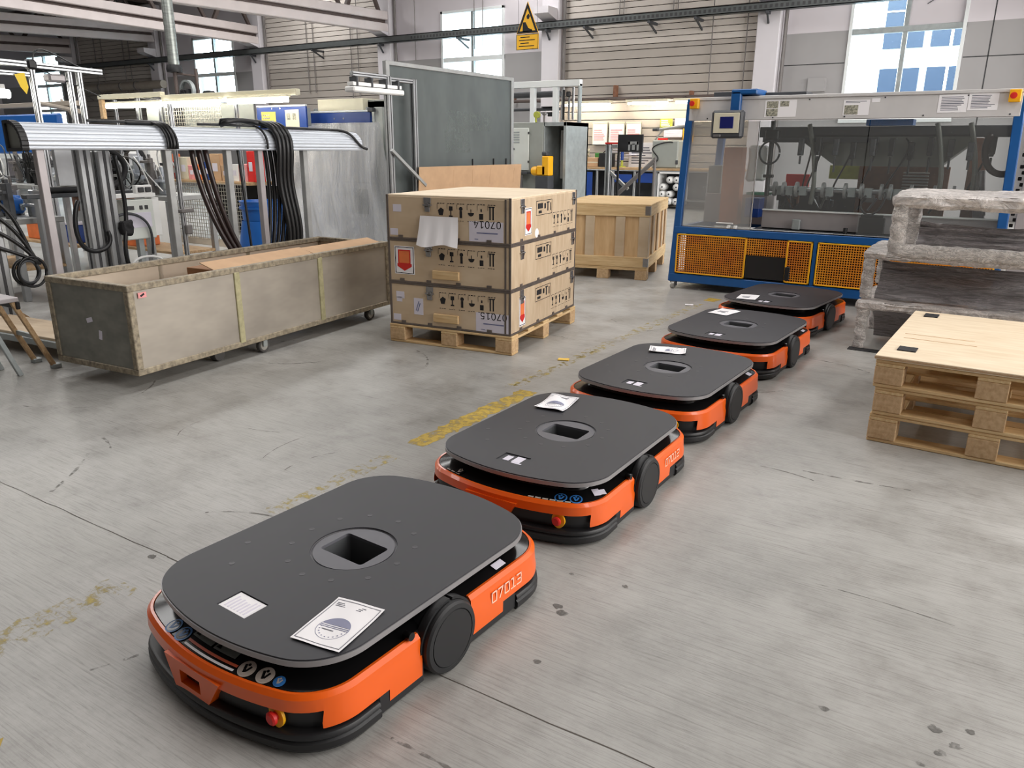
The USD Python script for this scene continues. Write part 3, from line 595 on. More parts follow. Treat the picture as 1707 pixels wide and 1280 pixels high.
r = robots[0]
icon(r, .180, .034, .026, 'icon_blue', 'robot_black', 'icon_blue'); icon(r, .122, .036, .026, 'icon_blue', 'robot_black', 'icon_blue')
icon(r, -.158, .040, .026, 'icon_grey', 'icon_grey', 'robot_black'); icon(r, -.220, .040, .026, 'icon_grey', 'icon_grey', 'robot_black'); icon(r, -.268, .035, .017, 'icon_blue', 'icon_blue', 'icon_grey')
rp(r, 'safety_text', [on_deck(.075 - .024 * i, .022, cb((.024, .007, .0006), (0, 0, .0012))) for i in range(9)], 'paper', label='white line of small print along the front rim')
rp(r, 'safety_band', [on_deck(.075 - .024 * i, .036, cb((.025, .008, .0006), (0, 0, .0012))) for i in range(9)], 'icon_orange')
for v0 in (.075, -.025):
    p = rp(r, 'warning_panel', [on_deck(v0 - .03 * i, .066, cb((.031, .03, .0006), (0, 0, .0012))) for i in range(3)], 'icon_panel')
    rp(p, 'panel_symbol', on_deck(v0, .066, mv(prism(Polygon([(-.01, -.008), (.01, -.008), (0, .01)]), .0016, .002))), 'robot_black')
rp(r, 'cover_sticker', mv(cb((.055, .026, .0012)), (.285, -.382, .1605), 0, rx=18), 'label_paper')
r = robots[1]
icon(r, -.272, .040, .026, 'icon_blue', 'robot_black', 'icon_blue'); icon(r, -.330, .040, .026, 'icon_blue', 'robot_black', 'icon_blue'); icon(r, .22, .04, .024, 'robot_black', 'robot_black', 'icon_grey')
rp(r, 'safety_text', [on_deck(-.16 - .03 * i, .018, cb((.024, .008, .0006), (0, 0, .0012))) for i in range(6)], 'icon_grey')
rp(r, 'safety_text', [on_deck(.28 - .03 * i, .022, cb((.022, .005, .0006), (0, 0, .0012))) for i in range(3)], 'icon_grey')
rp(r, 'cover_sticker', [mv(cb((.04, .03, .0012)), (-.405, -.372, .166), 50, ry=-15), mv(cb((.03, .03, .0012)), (-.385, -.388, .164), 50, ry=-15)], 'label_paper')
rp(robots[3], 'cover_sticker', mv(cb((.06, .022, .0012)), (.36, -.382, .1605), 0, rx=18), 'label_paper')
rp(robots[2], 'cover_sticker', mv(cb((.05, .03, .0012)), (.36, -.382, .1605), 0, rx=18), 'label_paper')
# recess labels and the sheets lying on the plates
def world(i, u, v):
    x, y, a = RB[i]; a = math.radians(a); u, v = u * SC, v * SC; return (x + u * math.cos(a) - v * math.sin(a), y + u * math.sin(a) + v * math.cos(a))
rp(robots[0], 'recess_label', cb((.078, .122, .0012), (-.42, .018, .2235)), 'paper', label='white square label in the recess of the plate')
rp(robots[0], 'recess_print', mv(rows(.06, .1, 7, 3, .2242), (-.42, .018, 0)), 'label_paper')
for r in robots[1:]:
    rp(r, 'recess_label', [cb((.05, .03, .0012), (-.42, .045, .2235)), cb((.06, .04, .0012), (-.415, -.005, .2235)), cb((.012, .05, .0012), (-.452, -.015, .2235))], 'label_paper', label='small grey print in the recess')
def sheet(i, u, v, rz, w, h, label, logo=True, curl=.006, seed=0):
    x, y = world(i, u, v); a = RB[i][2] + rz
    n = 9; gx, gy = np.meshgrid(np.linspace(-.5, .5, n), np.linspace(-.5, .5, n), indexing='ij'); q = np.random.default_rng(seed)
    zf = lambda X, Y: .0012 + curl * np.clip(np.abs(Y) * 2 - .55, 0, 1) ** 1.5 * (1 + .5 * np.sin(5 * X + seed)) + curl * .2 * (1 + np.sin(7 * X + 5 * Y + seed))
    z = zf(gx, gy); V = np.vstack([np.c_[gx.ravel() * w, gy.ravel() * h, z.ravel() + .0005], np.c_[gx.ravel() * w, gy.ravel() * h, z.ravel()]]); F = []
    for s in range(n - 1):
        for k in range(n - 1):
            a0, b0, c0, d0 = s * n + k, (s + 1) * n + k, (s + 1) * n + k + 1, s * n + k + 1
            F += [(a0, b0, c0), (a0, c0, d0), (a0 + n * n, c0 + n * n, b0 + n * n), (a0 + n * n, d0 + n * n, c0 + n * n)]
    t = thing('paper_sheet', label, 'paper', (x, y, .2516), a, 'sheets lying on the robots')
    part(t, 'sheet', trimesh.Trimesh(V, np.array(F), process=False), 'paper', True)
    drape = lambda m: trimesh.Trimesh(np.c_[m.vertices[:, :2], zf(m.vertices[:, 0] / w, m.vertices[:, 1] / h) + m.vertices[:, 2] + .0008], m.faces, process=False)
    fine = lambda m: m.subdivide_to_size(.02)
    def pr(g): 
        m = prism(g, 0, .0004); return drape(trimesh.Trimesh(*trimesh.remesh.subdivide_to_size(m.vertices, m.faces, .02), process=False))
    if logo:
        part(t, 'border_line', pr(sbox(-w * .46, -h * .46, w * .46, h * .46).difference(sbox(-w * .46 + .0022, -h * .46 + .0022, w * .46 - .0022, h * .46 - .0022))), 'grey_ink')
        R = w * .30; c = (0, -h * .12)
        seal = Point(c).buffer(R, quad_segs=16).intersection(sbox(-1, c[1] + R * .28, 1, 1))
        g = [seal, Point(c).buffer(R, quad_segs=16).difference(Point(c).buffer(R - .0012, quad_segs=16)), sbox(-R * .98, c[1] + R * .13, R * .98, c[1] + R * .19), sbox(-R, c[1] + R * .0, R, c[1] + R * .05)]
        part(t, 'round_seal', J([pr(x) for x in g]), 'seal_ink')
        part(t, 'seal_stars', J([pr(Point(c[0] + R * .8 * math.cos(x), c[1] + R * .8 * math.sin(x)).buffer(.0022, quad_segs=2)) for x in np.linspace(math.pi * 1.0, math.pi * 2.0, 11)]), 'seal_ink')
        part(t, 'print', J([drape(mv(rows(R * 1.3, R * .14, 1, 2, 0), (0, c[1] - R * .2, 0))), drape(mv(rows(w * .8, .02, 3, 5, 0), (0, h * .36, 0)))]), 'grey_ink')
    else:
        part(t, 'print', drape(mv(rows(w * .6, h * .3, 2, seed, 0), (0, 0, 0))), 'grey_ink')
    return t
sheet(0, -.325, -.283, -79, .158, .212, 'white printed sheet with a round seal on the nearest robot')
sheet(1, .315, .23, -83, .155, .225, 'white sheet with a round seal beyond the well of the second robot', curl=.018, seed=2)
sheet(2, .35, .157, 20, .15, .23, 'curled white printed sheet on the middle robot', curl=.02, seed=4)
sheet(3, .344, .243, -98, .165, .23, 'white sheet on the fourth robot from the camera', False, seed=5)
sheet(4, -.343, .193, -77, .16, .235, 'white sheet near the left edge of the farthest robot', False, seed=6)

# ================================================================== pallets, cases and crates
def pallet(name, label, cat, w, l, h, loc, rz, group=None, deck=True, wood='pine_x', boards=5):
    """Block pallet: w along x, l along y; its corner at the front left of loc."""
    t = thing(name, label, cat, loc, rz, group); bw = min(.14, w * .13)
    xs = (bw / 2, w / 2, w - bw / 2); ys = (.06, l / 2, l - .06); zb, zt = .02, h - .036
    for y in ys: part(t, 'bottom_board', b2((0, y - .055, 0), (w, y + .055, zb)), wood)
    for x in xs:
        for y in ys: part(t, 'block', b2((x - bw / 2, y - .06, zb), (x + bw / 2, y + .06, zt)), 'pine_end')
        part(t, 'stringer', b2((x - bw / 2, 0, zt), (x + bw / 2, l, zt + .018)), 'pine_y')
    if deck:
        for i in range(boards):
            y = (l - .12) * i / (boards - 1); part(t, 'deck_board', b2((0, y, h - .018), (w, y + .12, h)), wood)
    return t
ST = (-4.058, 4.545, 7.2); c7, s7 = math.cos(math.radians(ST[2])), math.sin(math.radians(ST[2]))
stp = lambda u, v: (ST[0] + u * c7 - v * s7, ST[1] + u * s7 + v * c7)
pallet('pallet', 'wooden block pallet carrying the stack of three plywood cases', 'pallet', 1.082, 1.316, .146, (ST[0], ST[1], 0), ST[2])
def pictos(kind, s=1.0):
    """A row of black handling marks: drawn in xy, about 1 wide."""
    g = []
    for i, k in enumerate(kind):
        x = -.42 + .168 * i; g += [sbox(x - .06 + .045 * j, .116, x - .03 + .045 * j, .125) for j in range(3)] + [sbox(x - .06 + .04 * j, -.126, x - .035 + .04 * j, -.119) for j in range(3)] + [sbox(x - .064, .04, x - .060, .11)]
        if k == 'a': g += [Polygon([(x - .05, .02), (x, .06), (x + .05, .03), (x + .03, -.05), (x - .03, -.05)])]
        if k == 'g': g += [sbox(x - .03, .02, x + .03, .08), sbox(x - .008, -.05, x + .008, .02), sbox(x - .03, -.07, x + .03, -.05)]
        if k == 'r': g += [Point(x, .05).buffer(.03, quad_segs=4), sbox(x - .02, -.08, x + .02, .02)]
        if k == 'u': g += [Point(x, .0).buffer(.05, quad_segs=6).intersection(sbox(x - 1, -1, x + 1, 0)), sbox(x - .005, 0, x + .005, .05)]
        if k == 'b': g += [sbox(x - .03, -.09, x + .03, -.01), sbox(x - .01, .02, x + .01, .06)]
        if k == 't': g += [sbox(x - .035, -.09, x - .015, .09), sbox(x + .015, -.09, x + .035, .09), sbox(x - .05, .085, x + .05, .1)]
    u = shapely.union_all(g); m = prism(u, 0, .0012); return trimesh.Trimesh(m.vertices * [s, s, 1], m.faces, process=False)
CW, CL = 1.055, 1.30
def put(m, side, u, z, off=0.0):
    """Flat work onto the case's front (u along x) or right-hand side (u along y)."""
    return mv(facing(m, '-y'), (u, -off, z)) if side == 'f' else mv(facing(m, '+x'), (CW + off, u, z))
def latch(side, u, z, s=1.0):
    return J([put(cb((.05 * s, .035 * s, .006), (0, .03 * s, .003)), side, u, z), put(cb((.035 * s, .03 * s, .010), (0, -.02 * s, .005)), side, u, z), put(lathe([(.012 * s, 0), (.02 * s, 0), (.02 * s, .012), (.012 * s, .012)], 12), side, u, z), put(cb((.06 * s, .010, .014), (0, .005, .007)), side, u, z)])
def tilt_label(t, side, u, z, w, h, tape='orange_box'):
    p = part(t, 'tilt_label', put(card(w, h), side, u, z), 'paper', label='white label with an orange panel and a red arrow')
    part(p, 'label_border', put(mv(prism(sbox(-w * .46, -h * .47, w * .46, h * .47).difference(sbox(-w * .43, -h * .45, w * .43, h * .45)), .0012, .0017)), side, u, z), 'ink')
    part(p, 'label_panel', put(mv(prism(sbox(-w * .30, -h * .12, w * .30, h * .36), .0012, .0018)), side, u, z), tape)
    part(p, 'panel_frame', put(prism(sbox(-w * .31, -h * .13, w * .31, h * .37).difference(sbox(-w * .26, -h * .10, w * .26, h * .33)), .0018, .0023), side, u, z), 'red')
    part(p, 'red_arrow', put(prism(Polygon([(-w * .36, -h * .12), (w * .36, -h * .12), (w * .36, -h * .22), (0, -h * .38), (-w * .36, -h * .22)]), .0018, .0026), side, u, z), 'red')
zs = (.148, .482, .815, 1.149)
CL_ = ('bottom plywood case of the stack on the pallet, label 07015 upside down', 'middle plywood case of the stack, red arrow label on its front', 'top plywood case of the stack, label 07014 and a loose sheet on its front')
cases = []
for k in range(3):
    h = zs[k + 1] - zs[k]; x, y = stp(.012, .008)
    t = thing('plywood_case', CL_[k], 'case', (x, y, zs[k]), ST[2], 'stacked plywood cases'); cases.append(t)
    part(t, 'body', b2((0, 0, .012), (CW, CL, h - .012), .004), 'plywood')
    if k == 2: part(t, 'lid', b2((.004, .004, h - .013), (CW - .004, CL - .004, h), .003), 'plywood_pale')
    e = []
    for zz in (.0, h - .014) if k < 2 else (.0,):
        e += [b2((-.004, -.004, zz), (CW + .004, .02, zz + .014), .002), b2((-.004, CL - .02, zz), (CW + .004, CL + .004, zz + .014), .002), b2((-.004, .02, zz), (.02, CL - .02, zz + .014), .002), b2((CW - .02, .02, zz), (CW + .004, CL - .02, zz + .014), .002)]
    part(t, 'steel_rail', e, 'steel_edge')
    part(t, 'corner_strip', [b2((-.003, -.003, 0), (.018, .018, h - .001), .002), b2((CW - .016, -.003, 0), (CW + .003, .004, h - .001), .002), b2((CW - .004, CL - .016, 0), (CW + .003, CL + .003, h - .001), .002), b2((CW - .05, -.003, .01), (CW - .035, .002, h - .01), .001)], 'steel_edge')
    part(t, 'rail_tab', [put(cb((.04, .022, .005), (0, 0, .0025)), 'f', u, .022) for u in (.12, .36, .62, .88)] + [put(cb((.04, .022, .005), (0, 0, .0025)), 's', u, .022) for u in (.18, .5, .82, 1.12)], 'steel_edge')
    for sd_, u in (('f', .365), ('s', .19), ('s', 1.225)):
        part(t, 'latch', latch(sd_, u, h - .075, 1.25), 'steel')
    part(t, 'handling_marks', put(pictos('agrubt', .50), 'f', .69, h * .66), 'ink')
    part(t, 'handling_marks', put(pictos('ggrubt', .46), 's', 1.00, h * .37), 'ink')
    w0, w1 = .47, .74
    fr = sbox(-.155, -.055, .155, .055).difference(sbox(-.151, -.051, .151, .051))
    part(t, 'forklift_mark', [put(prism(shapely.union_all([fr, sbox(-.125, -.005, -.03, .035), sbox(-.11, -.04, -.05, -.02), Polygon([(.0, -.01), (.03, -.01), (.03, .03), (.0, .03)]), sbox(.06, -.03, .08, .04), sbox(.05, .03, .10, .04), sbox(.12, -.03, .135, .03)]), 0, .0012), 's', .60, h * .70)], 'ink')
    if k != 1: part(t, 'corner_sticker', [put(card(.075, .055), 'f', .095, h * .70)], 'label_paper')
    part(t, 'brand_sticker', [put(card(.07, .05), 'f', .06, .055)], 'label_paper') if k != 1 else None
    if k == 1:
        tilt_label(t, 'f', .145, h * .52, .18, .215, 'orange_box'); part(t, 'wood_handle', b2((.40, -.02, .05), (.63, 0, .115), .004), 'pine_x')
    if k == 0:
        part(t, 'wood_handle', b2((.40, -.02, .05), (.62, 0, .115), .004), 'pine_x'); tilt_label(t, 's', .205, .15, .115, .22, 'orange_box')
        part(t, 'print_label', put(card(.085, .13), 'f', .26, .155), 'label_paper'); part(t, 'print_label', put(card(.05, .04), 'f', .085, .2), 'label_paper')
        part(t, 'label_print', put(mv(rows(.09, .03, 2, 3), (0, 0, 0), 70), 'f', .26, .16), 'blue_ink')
    if k == 2: tilt_label(t, 's', .30, .15, .125, .20, 'orange_box'); part(t, 'round_sticker', put(disc(.035), 's', .46, .05), 'paper')
    if k != 1:
        z0, u0, num = (.090, .855, '07014') if k == 2 else (.085, .905, '07015')
        p = part(t, 'number_label', put(card(.28, .145), 'f', u0, z0), 'label_paper', label=f'label with {num} printed upside down')
        nm = mv(text(num, .052, .0006), (0, .050, .0012)); nm = mv(nm, rz=180); nm = mv(nm, (.01, .10, 0)); part(p, 'number_print', put(nm, 'f', u0, z0), 'ink')
        part(p, 'small_print', put(mv(mv(rows(.19, .018, 1, 4), rz=180), (0, -.01, 0)), 'f', u0, z0), 'blue_ink'); part(p, 'small_print', put(mv(rows(.05, .01, 1, 2), (-.07, -.055, 0)), 'f', u0, z0), 'blue_ink')
# loose sheet taped to the top case
n = 14; gx, gz = np.meshgrid(np.linspace(0, 1, n), np.linspace(0, 1, n), indexing='ij')
yy = -.006 - .035 * gz ** 1.6 - .016 * np.sin(gx * 9.5) ** 2 * gz; V = np.vstack([np.c_[(gx * .325 - .03 * gz * (1 - gx) + .01 * gz).ravel(), (yy + d).ravel(), (-gz * .215 - .012 * np.sin(gx * 7) * gz).ravel()] for d in (0, -.0012)])
F = []
for i in range(n - 1):
    for j in range(n - 1):
        a, b, c, d = i * n + j, (i + 1) * n + j, (i + 1) * n + j + 1, i * n + j + 1; o = n * n; F += [(a, c, b), (a, d, c), (a + o, b + o, c + o), (a + o, c + o, d + o)]
x, y = stp(.012 + .305, .002); single('paper_sheet', trimesh.Trimesh(V, np.array(F), process=False), 'paper', 'crumpled white sheet hanging on the front of the top plywood case', 'paper', (x, y, zs[2] + .185), ST[2], smooth=True)
# boarded crate behind
cr = thing('boarded_crate', 'pale wooden crate with battens and steel corner plates on pallet blocks, behind the case stack', 'crate', (-4.52, 8.16, 0), 14)
W, L, Z0, Z1 = 1.05, 1.50, .147, .85
for x in (.07, W / 2, W - .07):
    for y in (.07, L / 2, L - .07): part(cr, 'block', b2((x - .07, y - .07, .0), (x + .07, y + .07, .11)), 'pine_end')
for y in (.07, L / 2, L - .07): part(cr, 'skid_board', b2((0, y - .07, .11), (W, y + .07, .128)), 'pine_x')
part(cr, 'floor_board', b2((0, 0, .128), (W, L, Z0)), 'pine_x')
part(cr, 'front_panel', b2((.02, .02, Z0), (W - .02, .035, Z1 - .03)), 'crate_panel'); part(cr, 'back_panel', b2((.02, L - .035, Z0), (W - .02, L - .02, Z1 - .03)), 'crate_panel')
part(cr, 'side_panel', b2((.02, .035, Z0), (.035, L - .035, Z1 - .03)), 'crate_panel'); part(cr, 'side_panel', b2((W - .035, .035, Z0), (W - .02, L - .035, Z1 - .03)), 'crate_panel')
for x in (.0, .30, .66, W - .12): part(cr, 'batten', b2((x, 0, Z0 + .1), (x + .11, .02, Z1 - .12)), 'plywood')
for y in (.0, .34, .72, 1.10, L - .11): part(cr, 'batten', b2((W - .02, y, Z0 + .1), (W, y + .11, Z1 - .12)), 'plywood')
for z in (Z0, Z1 - .12):
    part(cr, 'rail_board', b2((-.004, -.006, z), (W + .004, .018, z + .12)), 'pine_x'); part(cr, 'rail_board', b2((W - .018, .018, z), (W + .006, L, z + .12)), 'pine_y')
for i in range(7): part(cr, 'lid_board', b2((-.01, L / 7 * i - .005, Z1), (W + .01, L / 7 * (i + 1) - .012, Z1 + .022)), 'pine_x')
for z in (Z0 + .01, Z1 - .1): part(cr, 'corner_plate', [b2((W - .05, -.009, z), (W + .008, -.006, z + .1), .001), b2((W + .005, -.009, z), (W + .008, .05, z + .1), .001)], 'steel')
# pallets with a plywood top at the right
PL = ('bottom pallet of the stack at the right edge', 'middle pallet of the stack at the right edge', 'top pallet of the stack at the right edge, under a pale plywood sheet')
for k, (z, h, x, y, rz) in enumerate(((0, .156, -.47, 4.28, -1.8), (.156, .152, -.462, 4.27, -1.6), (.308, .148, -.475, 4.26, -1.8))):
    pallet('pallet', PL[k], 'pallet', 1.06, 1.36, h, (x, y, z), rz, 'stack of pallets at the right', boards=4)
pt = thing('plywood_sheet', 'pale plywood sheet with two black pads on the top pallet', 'plywood sheet', (-.482, 4.255, .456), -1.8)
part(pt, 'board', b2((0, 0, 0), (1.075, 1.385, .021), .002), 'plywood_pale')
part(pt, 'edge_ply', [b2((-.0015, -.0015, .006), (1.0765, 1.3865, .010), .0005), b2((-.0015, -.0015, .013), (1.0765, 1.3865, .016), .0005)], 'ply_edge')
part(pt, 'black_pad', b2((.075, .17, .021), (.165, .27, .026), .003), 'black_soft', label='black pad nearer the camera'); part(pt, 'black_pad', b2((.07, 1.20, .021), (.15, 1.31, .026), .003), 'black_soft', label='black pad at the far corner')
part(pt, 'groove', [b2((.05, .62, .0205), (.40, .632, .0215), .0003), b2((.06, .50, .0205), (.42, .512, .0215), .0003)], 'ply_edge')

# ================================================================== film-wrapped furniture at the right
def lumpy(m, amp, freq, seed, edge=.04):
    v, f = trimesh.remesh.subdivide_to_size(m.vertices, m.faces, edge); return bump_mesh(trimesh.Trimesh(v, f), amp, freq, seed)
def sagging(x0, x1, y0, z0, y1, z1, th, seed, nx=40, nz=14, sag=.05):
    """A loose wrapped face from (y0, z0) at the bottom to (y1, z1) at the top, th thick."""
    gx, gt = np.meshgrid(np.linspace(0, 1, nx), np.linspace(0, 1, nz), indexing='ij'); q = np.c_[gx.ravel() * 2.2, gt.ravel() * 9, 0 * gx.ravel()]
    d = (meshkit.fbm(q + seed, 4, seed) - .5).reshape(gx.shape)
    X = x0 + (x1 - x0) * gx; Y = y0 + (y1 - y0) * gt - .12 * d + sag * np.sin(np.pi * gt); Z = z0 + (z1 - z0) * gt + .05 * d - sag * .6 * np.sin(np.pi * gx) * gt
    V = np.vstack([np.c_[X.ravel(), (Y + o).ravel(), Z.ravel()] for o in (0, th)]); F = []; o = nx * nz
    for i in range(nx - 1):
        for j in range(nz - 1):
            a, b, c, e = i * nz + j, (i + 1) * nz + j, (i + 1) * nz + j + 1, i * nz + j + 1; F += [(a, b, c), (a, c, e), (a + o, c + o, b + o), (a + o, e + o, c + o)]
    for i in range(nx - 1): F += [(i * nz, (i + 1) * nz + o, (i + 1) * nz), (i * nz, i * nz + o, (i + 1) * nz + o)]; F += [(i * nz + nz - 1, (i + 1) * nz + nz - 1, (i + 1) * nz + nz - 1 + o), (i * nz + nz - 1, (i + 1) * nz + nz - 1 + o, i * nz + nz - 1 + o)]
    return trimesh.Trimesh(V, np.array(F), process=False)
def wrap_post(r, h, seed):
    """A leg wound round and round with film."""
    nz, na = 44, 18; zz, aa = np.meshgrid(np.linspace(0, h, nz), np.linspace(0, 2 * np.pi, na, endpoint=False), indexing='ij')
    sq = 1 / np.maximum(np.abs(np.cos(aa)), np.abs(np.sin(aa))) ** .7
    d = meshkit.fbm(np.c_[np.cos(aa).ravel() * 1.5, np.sin(aa).ravel() * 1.5, zz.ravel() * 11] + seed * 7.3, 4, seed).reshape(aa.shape) - .5
    R = r * sq * (1 + .34 * d + .07 * np.sin(zz * 62 + aa + 4 * d + seed)); v = np.c_[(R * np.cos(aa)).ravel(), (R * np.sin(aa)).ravel(), zz.ravel()]; f = []
    for i in range(nz - 1):
        for j in range(na):
            a, b = i * na + j, i * na + (j + 1) % na; f += [(a, b, b + na), (a, b + na, a + na)]
    v = np.vstack([v, [0, 0, 0], [0, 0, h]]); k = len(v)
    f += [((j + 1) % na, j, k - 2) for j in range(na)] + [((nz - 1) * na + j, (nz - 1) * na + (j + 1) % na, k - 1) for j in range(na)]
    return trimesh.Trimesh(v, np.array(f), process=False)
def wrap_rail(L, r, seed): return mv(mv(wrap_post(r, L, seed), ry=90), (0, 0, 0))
def wrapped(label, loc, w, d, h, leg, seed, top_th, sheets, rails=()):
    t = thing('wrapped_frame', label, 'wrapped frame', loc, 0, 'frames wrapped in stretch film')
    for i, (x, y) in enumerate(((0, 0), (w, 0), (0, d), (w, d))): part(t, 'leg', mv(wrap_post(leg / 2, h - top_th * .6, seed + i), (x, y, 0)), 'film_post', True)
    top = lumpy(b2((-leg * .6, -leg * .55, h - top_th), (w + leg * .5, d + leg * .5, h - .012), .03), .018, 4, seed + 9, .03); top = bump_mesh(top, .012, 17, seed + 4)
    part(t, 'top', top, 'film_white', True)
    part(t, 'inner_board', b2((0, .03, h - top_th * .75), (w, d - .03, h - top_th * .45)), 'tray_grey')
    for x, y, z, L, r in rails: part(t, 'rail', mv(wrap_rail(L, r, seed + 20), (x, y, z)), 'film_post', True)
    for k, a in enumerate(sheets): part(t, 'film_drape', sagging(*a, .012, seed * 3 + k), 'film_grey', True)
    return t
wrapped('lowest film-wrapped frame standing on the floor behind the pallets', (-.86, 6.43, 0), 1.25, .80, .385, .085, 3, .075, [(.05, 1.2, .40, .02, .10, .30)])
wrapped('middle film-wrapped frame of the stack at the right', (-.87, 6.50, .385), 1.25, .80, .37, .085, 13, .07, [(.06, 1.2, .02, .0, .26, .27)])
wrapped('topmost film-wrapped frame of the stack at the right', (-.66, 6.08, .758), 1.25, .95, .45, .10, 23, .10, [(.05, 1.2, .80, .02, .9, .20)], [(-.02, .0, .05, 1.3, .048)])
single('dark_sheet', b2((-.92, 6.30, 0), (.5, 6.40, .004), .001), 'black_soft', 'dark strip on the floor in front of the film-wrapped frames', 'sheet')

# ================================================================== blue-framed machine
mc = thing('guarded_machine', 'large blue-framed machine with clear guards, grey header and orange perforated lower guards', 'machine', (0, 8.1, 0))
XA, XB, D = -3.10, -.02, 1.15
def post(x0, x1, y): return bar((x0, y, .08), (x1, y, 1.97), .075, .075, (0, 1, 0))
for y in (.04, D): part(mc, 'post', post(XA + .02, -2.99, y), 'blue_paint'); part(mc, 'post', post(XB - .02, -.10, y), 'blue_paint')
for y in (.04, D):
    part(mc, 'base_beam', b2((XA, y - .04, .08), (XB, y + .04, .17), .006), 'blue_paint'); part(mc, 'middle_beam', b2((XA + .02, y - .04, .605), (XB - .02, y + .04, .68), .006), 'blue_paint')
for x in (XA + .03, XB - .03): part(mc, 'side_beam', [b2((x - .03, .06, .09), (x + .03, D, .16)), b2((x - .03, .06, .61), (x + .03, D, .67))], 'blue_paint')
part(mc, 'centre_post', b2((-1.62, .0, .17), (-1.58, .07, .61), .005), 'blue_paint')
for x0, x1 in ((XA + .06, -2.28), (-1.87, -1.625), (-1.575, -.06)):
    g = part(mc, 'guard_panel', b2((x0, -.004, .185), (x1, .004, .60), .001), 'guard_mesh'); part(g, 'guard_frame', [b2((x0, -.008, .592), (x1, .008, .604), .002), b2((x0, -.008, .18), (x1, .008, .192), .002), b2((x0, -.008, .18), (x0 + .014, .008, .604), .002), b2((x1 - .014, -.008, .18), (x1, .008, .604), .002)], 'yellow')
g = part(mc, 'guard_panel', b2((-2.28, -.004, .43), (-1.87, .004, .60), .001), 'guard_mesh')
part(mc, 'black_hatch', [b2((-2.28, .0, .19), (-1.87, .05, .43)), b2((-1.87, -.01, .2), (-1.82, .04, .34))], 'black')
part(mc, 'shade_backing', b2((XA + .08, .22, .18), (XB - .08, .26, .6)), 'black'); part(mc, 'inner_floor', b2((XA + .06, .02, .17), (XB - .06, D, .18)), 'black')  # black sheet behind the guards, added to stand for the shade inside
for x, y in ((XA + .04, .05), (XA + .04, D - .05), (XB - .05, .05), (XB - .05, D - .05), (-2.55, .6)):
    c = part(mc, 'caster', [mv(lathe([(0, -.02), (.036, -.02), (.04, -.013), (.04, .013), (.036, .02), (0, .02)], 20, 'x'), (x, y - .03, .04))], 'rim', 30); part(c, 'fork', [b2((x - .03, y - .04, .03), (x - .024, y + .02, .075)), b2((x + .024, y - .04, .03), (x + .03, y + .02, .075)), b2((x - .032, y - .045, .072), (x + .032, y + .03, .082))], 'steel')
part(mc, 'header', b2((-3.0, -.0, 1.76), (-.085, .07, 1.955), .004), 'machine_grey'); part(mc, 'header_edge', b2((-2.98, -.012, 1.955), (-.08, .3, 1.985), .004), 'machine_grey')
part(mc, 'roof_plate', b2((-2.95, .3, 1.955), (-.12, D, 1.975)), 'machine_grey')
part(mc, 'dark_lid', [b2((-2.82, .2, 1.985), (-2.45, .5, 2.045)), b2((-2.4, .25, 1.985), (-1.9, .5, 2.03))], 'dark_grey')
part(mc, 'panel_arm', [b2((-2.555, -.06, 1.80), (-2.455, .0, 2.03), .01), b2((-2.555, -.06, 2.0), (-2.3, .3, 2.05), .01)], 'blue_paint')
sp = part(mc, 'control_panel', b2((-2.705, -.16, 1.585), (-2.39, -.06, 1.85), .02), 'dark_grey'); part(sp, 'panel_face', b2((-2.675, -.168, 1.635), (-2.42, -.158, 1.825), .004), 'bezel')
part(sp, 'screen', b2((-2.61, -.172, 1.68), (-2.475, -.166, 1.79), .002), 'screen_blue'); part(sp, 'panel_badge', b2((-2.67, -.166, 1.60), (-2.60, -.158, 1.622), .001), 'steel')
for x, z in ((-2.935, 1.925), (-.145, 1.925)):
    e = part(mc, 'emergency_stop', b2((x - .045, -.055, z - .05), (x + .045, .0, z + .05), .006), 'yellow'); part(e, 'button', lathe([(0, 0), (.014, 0), (.014, -.02), (.026, -.024), (.026, -.036), (0, -.04)], 20, 'y', (x - .01, -.055, z)), 'red', 30)
mp = lambda m, x, z: mv(mv(m, rx=90), (x, -.001, z))
for x0, x1, z0, z1, kind in ((-2.225, -1.925, 1.785, 1.94, 'photos'), (-1.50, -1.275, 1.79, 1.925, 'photo'), (-.715, -.49, 1.80, 1.95, 'text'), (-.485, -.26, 1.815, 1.955, 'table'), (-1.26, -1.19, 1.90, 1.935, 'tag')):
    w, h = x1 - x0, z1 - z0; p = part(mc, 'notice', mp(card(w, h), (x0 + x1) / 2, (z0 + z1) / 2), 'paper')
    if kind == 'photos':
        for a, b, c, d in ((-.45, .02, -.08, .44), (-.02, .12, .26, .44), (-.45, -.46, -.08, -.02)): part(p, 'photo', mp(mv(b2((a * w, b * h, 0), (c * w, d * h, .0005), .0001), (0, 0, .0014)), (x0 + x1) / 2, (z0 + z1) / 2), 'photo_print')
    elif kind == 'photo':
        part(p, 'photo', mp(mv(b2((-.45 * w, -.45 * h, 0), (.08 * w, .16 * h, .0005), .0001), (0, 0, .0014)), (x0 + x1) / 2, (z0 + z1) / 2), 'photo_print'); part(p, 'print', mp(mv(rows(w * .85, h * .16, 2, 1), (0, h * .36, 0)), (x0 + x1) / 2, (z0 + z1) / 2), 'grey_ink')
    elif kind != 'tag': part(p, 'print', mp(rows(w * .8, h * .8, 9, len(kind), ragged=.3), (x0 + x1) / 2, (z0 + z1) / 2), 'grey_ink')
for i in range(9): part(mc, 'screw', mp(disc(.007, .003, 8), -2.8 + .33 * i, 1.94 if i % 2 else 1.78), 'dark_grey')
